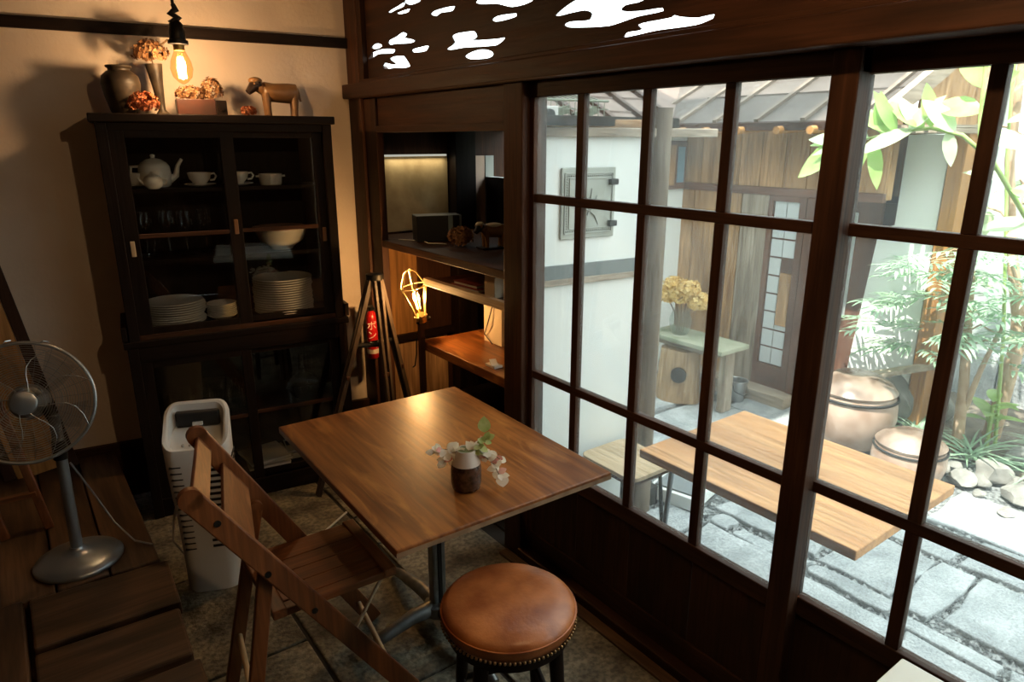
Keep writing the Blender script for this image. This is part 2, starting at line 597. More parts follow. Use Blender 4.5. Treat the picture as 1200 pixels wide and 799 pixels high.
def curve_to_mesh(cu, name):
    o = bpy.data.objects.new('tmp', cu)
    C.objects.link(o)
    dg = bpy.context.evaluated_depsgraph_get()
    me = bpy.data.meshes.new_from_object(o.evaluated_get(dg))
    bpy.data.objects.remove(o)
    me.name = name
    return me


me = curve_to_mesh(cu, 'trim_carved_transom')
me.transform(Mx(((0, 0, 1, 1.57), (1, 0, 0, 0), (0, 1, 0, 0), (0, 0, 0, 1))))
me.materials.clear()
me.materials.append(BEAM['y'])
o = bpy.data.objects.new('trim_carved_transom', me)
C.objects.link(o)
o['kind'] = 'structure'

# sliding window sashes
def sash(name, x, y0, y1, muntins, lst, rst, prj):
    w = struct(name, MB().box(x, x+.034, y0, y1, 1.852, 1.905), DARK['y'], bev=.002)
    MB().box(x, x+.034, y1-lst, y1, .045, 1.852).build('stile', DARK['z'], w, bev=.003)
    MB().box(x-prj, x+.036, y0, y0+rst, .045, 1.905).build('stile', DARK['z'], w, bev=.003)
    ya, yb = y0+rst, y1-lst
    MB().box(x, x+.034, ya, yb, .43, .487).build('bottom_rail', DARK['y'], w, bev=.003)
    MB().box(x, x+.034, ya, yb, .045, .13).build('foot_rail', DARK['y'], w, bev=.003)
    zs = [(.487, .812), (.842, 1.49), (1.52, 1.852)]
    for z0, z1 in ((.812, .842), (1.49, 1.52)):
        MB().box(x+.003, x+.031, ya, yb, z0, z1).build('muntin', DARK['y'], w, bev=.002)
    for m in muntins:
        for z0, z1 in zs:
            MB().box(x+.004, x+.03, m-.016, m+.016, z0, z1).build('muntin', DARK['z'], w, bev=.002)
    e = sorted([ya]+[q for m in muntins for q in (m-.016, m+.016)]+[yb])
    for i in range(0, len(e), 2):
        for z0, z1 in zs:
            MB().box(x+.0155, x+.0185, e[i], e[i+1], z0, z1).build('pane', WINGLASS, w)
    n = 4
    for i in range(n):
        a, b = ya+(yb-ya)*i/n, ya+(yb-ya)*(i+1)/n
        MB().box(x+.008, x+.022, a+.0015, b-.0015, .13, .43).build('panel_board', DARK['z'], w, bev=.0015)
    return w


sash('window_1', 1.578, .834, 2.02, [1.757, 1.469, 1.18], .025, .066, .012)
sash('window_2', 1.615, -.33, .9, [.584, .294, .004], .06, .06, 0)
struct('window_sill', MB().box(1.535, 1.72, -1.0, 2.03, -.02, .045), DARK['y'], bev=.006)
struct('baseboard_right', MB().box(1.49, 1.535, -1.0, 2.1, -.02, .012), STEP['y'], bev=.004)
struct('wall_foundation', MB().box(1.56, 1.74, -1.9, 2.14, -.6, -.02), PAVE)

# alcove beyond the opening
struct('wall_alcove_side', MB().box(1.60, 2.55, 3.42, 3.5, -.1, 1.80), DARK['z'])
struct('wall_alcove_back', MB().box(2.335, 2.345, 2.2, 3.04, -.1, 1.76).box(2.335, 2.345, 3.04, 3.42, -.1, 1.5), BLACKW['z'])
struct('floor_alcove', MB().box(1.62, 2.5, 2.1, 3.5, -.1, 0), JOINT)
struct('ceiling_alcove', MB().box(1.64, 2.5, 2.12, 3.5, 1.762, 1.80), BLACKW['y'])
AGED = mat('aged_panel', (.4, .28, .13), .6, c2=(.62, .46, .24), ns=6, bump=.1, spec=.3)
al = struct('trim_alcove_panel', MB().box(1.60, 2.075, 3.405, 3.42, 1.225, 1.625), AGED)
MB().box(1.62, 2.06, 3.385, 3.405, 1.622, 1.632).build('glow_strip', mat('glowing_metal', (.9, .9, .8), .5, emit=(.95, .95, .8), es=.45), al)  # metal strip made to glow, in place of daylight on the panel
_s = bpy.data.lights.new('panel_fill', 'AREA')  # added fill lamp; brightens the panel instead of hidden daylight
_s.shape, _s.size, _s.size_y, _s.energy, _s.color = 'RECTANGLE', .36, .02, 0.4, (1, .88, .62)
_o = bpy.data.objects.new('panel_fill', _s)
C.objects.link(_o)
_o.location = (1.87, 3.375, 1.618)
_o.rotation_euler = (math.radians(-12), 0, 0)
struct('trim_alcove_post', MB().box(2.085, 2.22, 3.33, 3.42, -.1, 1.76), BLACKW['z'], bev=.004)
PINK = mat('pinkish_panel', (.6, .42, .32), .7, c2=(.68, .5, .38), ns=5)
struct('trim_alcove_pink_panel', MB().box(2.225, 2.33, 3.405, 3.42, 1.23, 1.62), PINK)
struct('trim_alcove_daylight_strip', MB().box(2.332, 2.39, 3.4, 3.42, 1.23, 1.62), mat('daylight_grey', (.4, .42, .38), .7))  # pale colour stands in for a gap of daylight
struct('trim_alcove_amber_board', MB().box(1.60, 1.86, 3.41, 3.42, .62, 1.19), ORANGE['z'])
struct('trim_alcove_low_board', MB().box(1.60, 2.05, 3.412, 3.42, .05, .6), WALLW['z'])
struct('trim_dado_rail', MB().box(1.66, 2.2, 3.385, 3.42, .60, .64), BLACKW['x'])
sh = thing('wall_shelf', 'thick dark wooden counter spanning the alcove above the cage lamp', 'shelf', (1.55, 2.7, 1.18))
MB().prism([(1.572, 2.14), (1.655, 2.14), (1.67, 2.27), (2.33, 2.19), (2.33, 3.2), (1.572, 3.2)], 1.185, 1.215).build('shelf_board', DARK['y'], sh, bev=.004)
MB().box(1.60, 2.33, 3.2, 3.4, 1.185, 1.215).build('shelf_board', DARK['y'], sh, bev=.004)
MB().box(1.552, 1.572, 2.14, 3.2, 1.182, 1.218).build('front_edge', DARK['y'], sh, bev=.003)
sh = thing('narrow_shelf', 'narrow shelf with pale wooden front rail under the alcove counter', 'shelf', (1.56, 2.5, 1.07))
MB().prism([(1.585, 2.14), (1.655, 2.14), (1.67, 2.27), (1.95, 2.23), (1.95, 2.8), (1.585, 2.8)], 1.06, 1.075).build('shelf_board', DARK['y'], sh)
MB().box(1.557, 1.585, 2.14, 2.8, 1.052, 1.087).build('front_rail', PLYW['y'], sh, bev=.003)
MB().box(1.95, 1.98, 2.25, 2.8, .80, 1.185).build('back_board', BLACKW['y'], sh)
dk = thing('writing_desk', 'low glossy brown desk board built into the alcove beside the cage lamp', 'desk', (1.57, 2.5, 0))
MB().prism([(1.57, 2.14), (1.655, 2.14), (1.67, 2.27), (2.2, 2.2), (2.2, 2.86), (1.57, 2.86)], .718, .762).build('desk_top', TABLE['y'], dk, bev=.004)
for x, y in ((2.15, 2.8), (2.15, 2.3)):
    MB().box(x-.025, x+.025, y-.025, y+.025, 0, .718).build('leg', DARK['z'], dk, bev=.003)

# ================================================================== OUTSIDE SHELL
gd = struct('ground', MB().box(1.7, 9, -4, 9, -.35, -.105), GRAVEL)
GB = MB()
for i in range(5000):       # loose gravel in the joints
    x, y = random.uniform(2.15, 3.6), random.uniform(.2, 2.4)
    r = random.uniform(.008, .018)
    z = -.103
    GB.add([(x-r, y, z), (x, y-r, z), (x+r*.8, y+r*.2, z), (x, y+r, z), (x, y, z+r*.9)], [(0, 1, 4), (1, 2, 4), (2, 3, 4), (3, 0, 4)])
GB.build('gravel', PEBBLE, gd, kind='stuff')
slabs = [(2.30, 2.54, 1.35, 1.80), (2.33, 2.52, .89, 1.31), (2.33, 2.52, .45, .86), (2.33, 2.52, .0, .42), (2.33, 2.54, 1.84, 2.05),
         (2.565, 2.665, 1.715, 1.82), (2.555, 2.64, 1.49, 1.68), (2.56, 2.645, .96, 1.30), (2.53, 2.61, .57, .92), (2.53, 2.61, .15, .54), (2.56, 2.64, 1.32, 1.46),
         (2.69, 2.84, 1.55, 1.88), (2.68, 3.09, 1.00, 1.32), (2.655, 3.11, .845, .985), (2.68, 3.125, .38, .81), (2.68, 3.12, -.1, .35), (2.7, 2.98, 1.35, 1.52), (3.02, 3.2, 1.35, 1.6),
         (3.15, 3.42, .5, .93), (3.14, 3.4, .96, 1.3), (3.15, 3.45, .0, .47), (2.88, 3.2, 1.63, 2.0), (3.24, 3.6, 1.35, 1.75), (3.24, 3.7, 1.8, 2.3), (2.7, 3.2, 2.04, 2.5),
         (1.76, 2.28, .6, 1.2), (1.76, 2.28, 1.24, 2.0), (1.76, 2.28, 0, .56), (3.25, 3.9, 2.35, 2.9), (2.6, 3.2, 2.55, 3.1), (3.45, 3.9, .75, 1.2), (3.3, 3.85, 2.95, 3.5), (2.55, 3.2, 3.15, 3.7), (3.9, 4.5, 2.2, 2.7), (4.4, 5.1, 2.0, 2.6)]
for a, b, c, d in slabs:
    j = lambda: random.uniform(-.014, .014)
    n = 3
    poly = [(a+(b-a)*i/n+j()*.4, c+j()) for i in range(n)]+[(b+j(), c+(d-c)*i/n) for i in range(n)]+[(b-(b-a)*i/n, d+j()) for i in range(n)]+[(a+j(), d-(d-c)*i/n) for i in range(n)]
    MB().prism(poly, -.14, -.08+random.uniform(-.006, .004)).build('paving_stone', PAVE, gd, bev=.008)

# white outside wall of the alcove, its beams and corner post
OW = rotz(SKEW, (1.66, 2.2, 0))
struct('wall_outside_alcove', MB(OW).box(0, .70, 0, .05, -.3, 1.76), WHITEP)
struct('wall_outside_return', MB().box(2.345, 2.395, 2.14, 3.04, -.3, 1.76).box(2.345, 2.395, 3.04, 3.9, -.3, 1.5), WHITEP)
struct('trim_outside_beam', MB(OW).box(-.02, 1.02, -.03, .05, 1.72, 1.757), WEATH['x'], bev=.004)
struct('trim_outside_plate', MB(OW).box(-.02, .66, -.02, .07, 1.757, 1.79), WALLW['x'], bev=.004)
struct('trim_slate_band', MB(OW).box(0, .64, -.012, 0, 1.145, 1.203), mat('slate', (.16, .18, .18), .7))
struct('trim_wood_band', MB(OW).box(0, .64, -.018, 0, 1.118, 1.145), WEATH['x'], bev=.003)
struct('trim_outside_post', MB(OW).lathe([(.06, -.1), (.055, .6), (.053, 1.72), (.053, 1.84)], (.705, -.0, 0), 12), POSTW['z'], smooth=40)
# roof over the far white wall, rising away from the courtyard
RF = mat('pink_roof_board', (.15, .108, .09), .85, c2=(.21, .155, .13), ns=5)
ev = lambda x, t, dz=0: (x, 3.42+(4.05-x)*.135+t, 1.79+.52*t+dz)
lr = struct('roof_left', MB().add([ev(1.9, 0), ev(5.0, 0), ev(5.0, .62), ev(1.9, .62), ev(1.9, 0, .025), ev(5.0, 0, .025), ev(5.0, .62, .025), ev(1.9, .62, .025)],
                                  [(3, 2, 1, 0), (4, 5, 6, 7), (0, 1, 5, 4), (1, 2, 6, 5), (2, 3, 7, 6), (3, 0, 4, 7)]), RF)
for i in range(8):
    x = 4.02-.27*i
    MB().bar(ev(x, -.02, .035), ev(x+.02, .62, .035), .045, .04).build('seam_pole', DARK['y'], lr, bev=.004)
for i in range(3):
    MB().bar(ev(1.9, .15+.2*i, .03), ev(4.05, .15+.2*i, .03), .012, .012).build('board_lap', RF, lr)
MB().bar(ev(1.9, .0, -.03), ev(4.05, .0, -.03), .03, .05).build('fascia', WEATH['x'], lr, bev=.004)
# far white wall with a small window
W2 = rotz(SKEW, (1.55, 3.9, 0))
struct('wall_far_white', MB(W2).box(.95, 2.74, 0, .06, -.3, 1.80), WHITEP)
fw = struct('window_far', MB(W2).box(2.50, 2.725, -.03, 0, 1.35, 1.70), DOORW['x'], bev=.004)
MB(W2).box(2.53, 2.61, -.036, -.03, 1.38, 1.67).build('shutter_board', WALLW['z'], fw)
MB(W2).box(2.635, 2.70, -.036, -.03, 1.40, 1.66).build('pane', mat('blue_pane', (.2, .33, .42), .15), fw)
# plank wall across the courtyard
wl = struct('wall_planks', MB().box(4.29, 4.36, 2.02, 3.6, 1.36, 1.84), WALLW['z'])
struct('wall_planks_low', MB().box(4.29, 4.36, 2.66, 3.6, -.15, 1.36), WALLW['z'])
lo = bpy.data.objects['wall_planks_low']
e = [2.78, 3.0, 3.17, 3.42, 3.56]
for a, b in zip(e, e[1:]):
    MB().box(4.262, 4.29, a+.003, b-.003, -.1, 1.35).build('plank', WALLW['z'] if a > 2.9 else WEATH['z'], lo, bev=.004)
e = [2.02, 2.2, 2.36, 2.53, 2.7, 2.88, 3.05, 3.2, 3.38, 3.56]
for a, b in zip(e, e[1:]):
    MB().box(4.268, 4.29, a+.002, b-.002, 1.40, 1.80).build('plank', WALLW['z'], wl, bev=.003)
struct('trim_wall_rail', MB().box(4.255, 4.29, 2.02, 3.56, 1.345, 1.40), DOORW['y'], bev=.004)
struct('trim_door_post', MB().box(4.24, 4.36, 2.39, 2.49, -.1, 1.35), DOORW['z'], bev=.004)
struct('trim_stone_sill', MB().box(4.12, 4.28, 2.42, 3.55, -.12, .0), WEATH['y'], bev=.01)
# lattice door with paper panes
ld = struct('door_1', MB().box(4.275, 4.29, 2.5, 2.78, .0, 1.35), DOORW['z'])
PAPER = mat('paper_pane', (.8, .84, .84), .8, trans=.3)
MB().box(4.255, 4.275, 2.5, 2.55, 0, 1.345).build('stile', DOORW['z'], ld, bev=.002)
MB().box(4.255, 4.275, 2.745, 2.78, 0, 1.345).build('stile', DOORW['z'], ld, bev=.002)
for z0, z1 in ((0, .16), (1.31, 1.345)):
    MB().box(4.255, 4.275, 2.55, 2.745, z0, z1).build('rail', DOORW['y'], ld, bev=.002)
MB().box(4.258, 4.275, 2.553, 2.64, .46, .83).build('panel_board', WALLW['z'], ld, bev=.002)
for i in range(9):
    z = .17+.128*i
    for y0 in ((2.65, 2.558) if (i < 3 or i > 5) else (2.65,)):
        MB().box(4.268, 4.275, y0, y0+.085, z, z+.115).build('paper_pane', PAPER, ld)
ld2 = struct('door_2', MB().box(4.30, 4.33, 2.15, 2.39, -.05, 1.345), DOORW['z'], bev=.003)
MB().box(4.29, 4.30, 2.3, 2.37, .55, 1.25).build('paper_pane', PAPER, ld2)
for o_ in (ld2,):
    o_.location.x += .25
d3 = struct('door_3', MB().box(4.85, 4.9, 2.05, 2.9, -.1, 1.35), DOORW['z'])
for y0, y1 in ((2.06, 2.33), (2.34, 2.61), (2.62, 2.89)):
    MB().box(4.835, 4.85, y0, y1, .62, 1.3).build('panel_board', DOORW['z'], d3, bev=.003)
    MB().box(4.835, 4.85, y0, y1, -.08, .56).build('panel_board', DOORW['z'], d3, bev=.003)
MB().box(4.81, 4.85, 2.05, 2.9, .56, .61).build('mid_rail', DARK['y'], d3, bev=.003)
MB().bar((4.80, 2.42, .55), (4.80, 2.42, .66), .018, .018, (1, 0, 0)).build('handle', STEEL, d3)
struct('wall_entry_side', MB().box(4.36, 4.9, 2.75, 2.82, -.1, 1.84), DOORW['z'])
struct('wall_entry_head', MB().box(4.8, 4.9, 2.0, 2.9, 1.35, 1.9), WALLW['z'])
# white pillar wall beside the entry
struct('wall_white_pillar', MB().prism([(1.80, -.1), (2.22, -.1), (2.20, .3), (2.13, 1.16), (2.04, 1.2), (2.04, 1.74), (1.80, 1.74)], 4.5, 4.58, ax='x'), WHITEP)
struct('trim_brown_post', MB().box(4.48, 4.6, 1.70, 1.79, -.1, 1.76), ORANGE['z'], bev=.005)
pr = struct('roof_pillar_eave', MB().box(4.15, 4.7, 1.66, 2.06, 1.775, 1.79), WEATH['x'])
for i in range(6):
    MB().box(4.13, 4.72, 1.665+.066*i, 1.71+.066*i, 1.745, 1.775).build('slat', WEATH['x'], pr, bev=.003)
# roof of the far wing
ROOFM = mat('grey_roof_sheet', (.07, .055, .046), .85, c2=(.105, .085, .072), ns=4)
RBAT = wood('roof_batten_wood', (.16, .12, .09), (.24, .19, .15), rough=.8)
rz = lambda x: 1.80+.464*(x-3.97)
fr = struct('roof_far', MB().add([(x, y, rz(x)+h) for h in (0, .02) for x, y in ((3.97, 1.98), (3.97, 3.44), (4.3, 4.3), (6.6, 4.3), (6.6, 1.98))],
                             [(4, 3, 2, 1, 0), (5, 6, 7, 8, 9)]+[(i, (i+1) % 5, 5+(i+1) % 5, 5+i) for i in range(5)]), ROOFM)
for i in range(7):
    y = 2.1+.32*i
    x0 = 3.96 if y < 3.4 else 4.25
    MB().bar((x0, y, rz(x0)+.03), (6.6, y, rz(6.6)+.03), .03, .022).build('batten', RBAT, fr)
for j in range(1, 7):
    x = 4.0+2.5*j/7
    MB().box(x-.006, x+.006, 1.98, 3.44 if j < 2 else 4.3, rz(x)+.016, rz(x)+.028).build('sheet_lap', ROOFM, fr)
MB().bar((3.95, 1.955, rz(3.95)+.02), (6.6, 1.955, rz(6.6)+.02), .05, .1).build('barge_board', WEATH['x'], fr)
MB().box(3.95, 3.98, 1.95, 3.44, 1.765, 1.815).build('fascia', BEAM['y'], fr, bev=.004)
for y in (2.33, 2.55, 2.83, 3.1, 3.3, 3.45):
    MB().tube([(3.90, y, 1.765), (4.28, y, 1.79)], .024, 12).build('rafter_end', ORANGE['x'], fr, smooth=40)
struct('wall_wing_gable', MB().prism([(4.6, 1.8), (6.6, 1.8), (6.6, 2.95), (4.6, 2.05)], 2.02, 2.06, ax='y'), WALLW['z'])
# garden wall at the end, bed and its edging
GWALL = mat('shade_toned_plaster', (.4, .45, .43), .9, c2=(.46, .51, .49), ns=2)  # white plaster with shade put into its colour, darker and greener
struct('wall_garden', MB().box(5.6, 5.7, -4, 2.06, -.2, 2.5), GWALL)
struct('wall_garden_far', MB().box(4.6, 5.7, 1.98, 2.02, -.2, 1.76), WHITEP)
struct('wall_garden_near', MB().box(1.7, 5.7, -3.2, -3.1, -.2, 2.5), WHITEP)
SOIL = mat('garden_soil', (.09, .075, .06), .95, c2=(.2, .17, .13), ns=12, bump=1, bs=30)
struct('ground_bed', MB().prism([(4.25, 1.0), (4.5, 1.75), (5.4, 1.9), (5.5, -1), (4.4, -1), (4.2, .3)], -.2, -.06), SOIL)
eg = struct('trim_bed_edging', MB().box(5.5, 5.6, -1, 1.95, -.2, .1), PAVE)
for i in range(9):
    MB().box(5.42, 5.5, 1.62-.3*i, 1.91-.3*i, -.15, .27).build('edging_block', PAVE, eg, bev=.008)

# ================================================================== FURNITURE AND LAMPS IN THE ROOM
# ---- glass fronted china cabinet (two carcasses, one on the other)
def carcass(T, u0, u1, d0, d1, z0, z1, W, root, shelves, top):
    MB(T).box(u0, u0+.022, -d1, -d0, z0, z1).build('side_panel', W['z'], root, bev=.003)
    MB(T).box(u1-.022, u1, -d1, -d0, z0, z1).build('side_panel', W['z'], root, bev=.003)
    MB(T).box(u0+.022, u1-.022, -d0-.012, -d0, z0, z1).build('back_panel', W['z'], root)
    MB(T).box(u0+.022, u1-.022, -d1+.006, -d0-.012, z0, z0+.022).build('bottom_board', W['x'], root)
    for z in shelves:
        MB(T).box(u0+.022, u1-.022, -d1+.05, -d0-.012, z-.016, z).build('shelf', W['x'], root)
    for a, b in ((u0, u0+.042), (u1-.042, u1)):
        MB(T).box(a, b, -d1-.004, -d1+.02, z0, z1).build('front_stile', W['z'], root, bev=.003)
    MB(T).box(*top).build('top_board', W['x'], root, bev=.004)


def cdoor(T, root, u0, u1, d, z0, z1, zb, hu, hz, W, sw=.055, gl=None, hm=None):
    dr = MB(T).box(u0, u0+sw, -d-.018, -d, z0, z1).box(u1-sw, u1, -d-.018, -d, z0, z1).box(u0+sw, u1-sw, -d-.018, -d, z1-.03, z1).box(u0+sw, u1-sw, -d-.018, -d, z0, z0+.03).build('door', W['z'], root, bev=.002)
    if zb:
        MB(T).box(u0+sw, u1-sw, -d-.016, -d-.002, zb-.009, zb+.009).build('glazing_bar', DARK['x'], dr, bev=.002)
    zz = [z0+.03]+([zb-.009, zb+.009] if zb else [])+[z1-.03]
    for i in range(0, len(zz), 2):
        MB(T).box(u0+sw, u1-sw, -d-.010, -d-.007, zz[i], zz[i+1]).build('pane', CABGLASS, dr)
    if hm:
        h = MB(T).box(hu-.009, hu+.009, -d-.022, -d-.017, hz-.033, hz+.033)
        h.build('handle_plate', hm, dr, bev=.003)
    return dr


HP = mat('horn_handle', (.5, .4, .26), .35)
HB = mat('worn_handle', (.2, .1, .045), .4)
cb = thing('base_cabinet', 'black wooden base cabinet with glass sliding doors behind the white heater', 'cabinet', tuple(rm(-.68, .18, 0)), SKEW)
carcass(ROOM, -1.16, -.195, .03, .335, .0, .83, BLACKW, cb, (.43, .10), (-1.172, -.183, -.342, -.028, .83, .862))
MB(ROOM).box(-1.118, -.237, -.335, -.32, 0, .09).build('plinth', BLACKW['x'], cb, bev=.002)
MB(ROOM).box(-1.118, -.237, -.335, -.315, .76, .83).build('front_rail', BLACKW['x'], cb, bev=.002)
for a, b, d in ((-1.118, -.655, .31), (-.70, -.237, .288)):
    cdoor(ROOM, cb, a, b, d, .09, .76, .43, a+.03, .5, BLACKW, .045)
cu_ = thing('china_cabinet', 'black wooden glass-door china cabinet standing on the base cabinet', 'cabinet', tuple(rm(-.68, .18, .862)), SKEW)
carcass(ROOM, -1.147, -.203, .03, .33, .862, 1.775, BLACKW, cu_, (1.2, 1.505), (-1.167, -.187, -.345, -.025, 1.775, 1.81))
MB(ROOM).box(-1.105, -.245, -.33, -.315, 1.742, 1.775).build('front_rail', BLACKW['x'], cu_, bev=.002)
MB(ROOM).box(-1.105, -.245, -.333, -.28, .862, .884).build('sill_rail', DARK['x'], cu_, bev=.002)
for u in (-1.163, -.191):
    MB(ROOM).box(u-.010, u+.010, -.345, -.03, .868, .93).build('side_cleat', BLACKW['y'], cu_, bev=.002)
cdoor(ROOM, cu_, -1.105, -.632, .306, .884, 1.745, 1.312, -1.078, 1.262, BLACKW, .056, hm=HP)
cdoor(ROOM, cu_, -.69, -.237, .284, .884, 1.745, 1.312, -.262, 1.272, BLACKW, .05, hm=HB)
MB(ROOM).box(-.668, -.65, -.330, -.324, 1.30, 1.366).build('handle_plate', HB, cu_, bev=.003)

# ---- crockery inside
def plate(name, label, r, h, u, d, z, group, mt=CHINA):
    t = thing(name, label, 'plate', tuple(rm(u, d, z)), 0, group)
    MB(Mx.Translation(rm(u, d, z))).lathe([(r*.55, 0), (r*.6, .002), (r*.95, h*.8), (r, h), (r*.985, h+.002), (r*.62, .006), (r*.1, .005)], n=28, cap=(True, True)).build('dish', mt, t, smooth=50)
    MB(Mx.Translation(rm(u, d, z))).lathe([(r*.985, h-.001), (r+.0015, h+.001), (r*.985, h+.003)], n=28, cap=(False, False)).build('rim', mt, t, smooth=60)
    return t


ORD = 'first second third fourth fifth sixth seventh eighth ninth tenth eleventh twelfth thirteenth fourteenth fifteenth'.split()


def stack(n, name, label, r, h, u, d, z, step, jit, group):
    p0 = None
    for i in range(n):
        a, b = random.uniform(-jit, jit), random.uniform(-jit, jit)*.6
        k = n-1-i
        lb = label % ('topmost' if k == 0 else 'lowest' if i == 0 else '%s from the top' % ORD[k])
        if p0 is None:
            p0 = plate(name, lb, r, h, u, d, z, group)
        else:
            dup(p0, tuple(rm(u+a, d+b, z+i*step)), label=lb)


stack(10, 'dinner_plate', 'white dinner plate, %s in the loose stack behind the pale-handled door', .128, .014, -.945, .17, .885, .0105, .008, 'loose stack of dinner plates')
stack(7, 'small_bowl', 'small white dish, %s in the short stack between two plate stacks', .066, .02, -.745, .17, .885, .0095, .002, 'short stack of small dishes')
stack(15, 'large_plate', 'large white plate, %s in the tall neat stack under the big bowl', .14, .014, -.455, .165, .885, .0115, .003, 'tall stack of large plates')


def cup(label, u, d, z, name='teacup', group='teacups with saucers'):
    O = rm(u, d, z)
    t = thing(name, label, 'cup', tuple(O), SKEW, group)
    T = rotz(SKEW, O)
    MB(T).lathe([(.03, 0), (.05, .004), (.068, .012), (.066, .014), (.03, .006)], n=24).build('saucer', CHINA, t, smooth=50)
    MB(T).lathe([(.022, .008), (.026, .014), (.044, .035), (.05, .062), (.048, .062), (.041, .036), (.02, .014)], n=24, cap=(True, True)).build('bowl', CHINA, t, smooth=50)
    MB(T).tube([(.046, 0, .055), (.062, 0, .058), (.07, 0, .045), (.06, 0, .03), (.042, 0, .028)], .0045, 7).build('handle', CHINA, t, smooth=60)
    return t


c0 = cup('white teacup on saucer right beside the teapot spout', -.775, .2, 1.505)
dup(c0, tuple(rm(-.615, .2, 1.505)), label='white teacup on saucer half hidden by the meeting stile of the cabinet doors')
dup(c0, tuple(rm(-1.035, .14, 1.505)), label='white teacup behind the pale-handled door at the cabinet side, next to the teapot')
O = rm(-.95, .15, 1.505)
T = rotz(SKEW, O)
tp = thing('teapot', 'large white teapot with lid and tall curved spout in the cabinet', 'teapot', tuple(O), SKEW)
MB(T).lathe([(.05, 0), (.062, .01), (.068, .05), (.063, .09), (.05, .108), (.03, .112)], n=24).build('body', CHINA, tp, smooth=50)
MB(T).lathe([(.045, .11), (.03, .12), (.008, .125), (.01, .138), (.004, .142)], n=20).build('lid', CHINA, tp, smooth=50)
MB(T).tube([(.055, 0, .03), (.085, 0, .05), (.095, 0, .09), (.115, 0, .12)], [.017, .013, .009, .007], 10).build('spout', CHINA, tp, smooth=60)
MB(T).tube([(-.055, 0, .09), (-.09, 0, .09), (-.095, 0, .05), (-.06, 0, .03)], .007, 8).build('handle', CHINA, tp, smooth=60)
O = rm(-.965, .262, 1.505)
T = rotz(SKEW, O)
tp = thing('small_teapot', 'small round white teapot in front of the large teapot', 'teapot', tuple(O), SKEW)
MB(T).lathe([(.022, 0), (.036, .012), (.04, .032), (.03, .052), (.012, .058)], n=20).build('body', CHINA, tp, smooth=50)
MB(T).lathe([(.022, .055), (.01, .062), (.006, .07), (.003, .072)], n=14).build('lid', CHINA, tp, smooth=50)
MB(T).tube([(-.032, 0, .02), (-.048, 0, .034), (-.056, 0, .048)], [.009, .006, .005], 8).build('spout', CHINA, tp, smooth=60)
MB(T).tube([(.034, 0, .045), (.056, 0, .04), (.05, 0, .02), (.036, 0, .018)], .004, 7).build('handle', CHINA, tp, smooth=60)
O = rm(-.47, .2, 1.505)
T = rotz(SKEW, O)
t = thing('sugar_bowl', 'straight sided white pot with small lug handles on the top cabinet shelf', 'pot', tuple(O), SKEW)
MB(T).lathe([(.046, 0), (.05, .006), (.053, .05), (.05, .05), (.046, .008)], n=24).build('bowl', CHINA, t, smooth=50)
for s in (-1, 1):
    MB(T).box(s*.058-.008, s*.058+.008, -.008, .008, .036, .044).build('lug', CHINA, t, bev=.002)
O = rm(-.44, .17, 1.2)
T = rotz(SKEW, O)
t = thing('serving_bowl', 'big round white bowl under the bar of the cabinet door', 'bowl', tuple(O), SKEW)
MB(T).lathe([(.05, 0), (.055, .01), (.1, .04), (.125, .098), (.121, .098), (.095, .042), (.04, .014)], n=28).build('bowl', CHINA, t, smooth=50)
MB(T).lathe([(.128, .1), (.13, .106), (.02, .112)], n=28).build('tray_lid', mat('pink_tray', (.5, .33, .24), .4), t, smooth=50)


def goblet(u, d, z, s=1.0, label='', first=None, grp='wine glasses in the cabinet'):
    O = rm(u, d, z)
    if first:
        return dup(first, tuple(O), label=label)
    t = thing('wine_glass', label, 'glass', tuple(O), 0, grp)
    T = Mx.Translation(O)
    MB(T).lathe([(.034, 0), (.032, .003), (.006, .006), (.004, .02), (.004, .09), (.008, .1)], n=16).build('stem', CLEAR, t, smooth=50)
    MB(T).lathe([(.008, .1), (.03, .118), (.038, .15), (.034, .2)], n=18, cap=(True, False)).build('bowl', CLEAR, t, smooth=60)
    return t


g0 = goblet(-1.02, .16, 1.2, label='clear wine glass behind the pale handle plate of the cabinet door')
goblet(-.93, .15, 1.2, first=g0, label='clear wine glass second from the pale handle plate')
goblet(-.86, .2, 1.2, first=g0, label='clear wine glass third from the pale handle plate')
goblet(-.775, .14, 1.2, first=g0, label='clear wine glass nearest the meeting stile of the cabinet')
g1 = None
k = 0
for u in (-1.04, -.955, -.87, -.785, -.72):
    for d in (.12, .22):
        O = rm(u+(.02 if d > .2 else 0), d, .43)
        L_ = 'clear tumbler among the glasses in the base cabinet above the white heater'
        if g1 is None:
            g1 = thing('tumbler', L_, 'glass', tuple(O), 0, 'tumblers in the base cabinet')
            MB(Mx.Translation(O)).lathe([(.028, 0), (.036, .12), (.034, .12), (.026, .006)], n=16).build('tumbler_wall', CLEAR, g1, smooth=40)
            MB(Mx.Translation(O)).lathe([(.0275, .0005), (.0285, .009)], n=16).build('foot', CLEAR, g1, smooth=40)
        else:
            dup(g1, tuple(O))
O = rm(-.4, .18, .43)
t = thing('decanter', 'round clear glass decanter alone in the dark base cabinet', 'decanter', tuple(O))
MB(Mx.Translation(O)).lathe([(.05, 0), (.075, .03), (.078, .07), (.05, .11), (.018, .13), (.016, .18), (.02, .19)], n=22, cap=(True, False)).build('flask', CLEAR, t, smooth=60)
MB(Mx.Translation(O)).ell((0, 0, .205), .018, 12, 8).build('stopper', CLEAR, t, smooth=60)
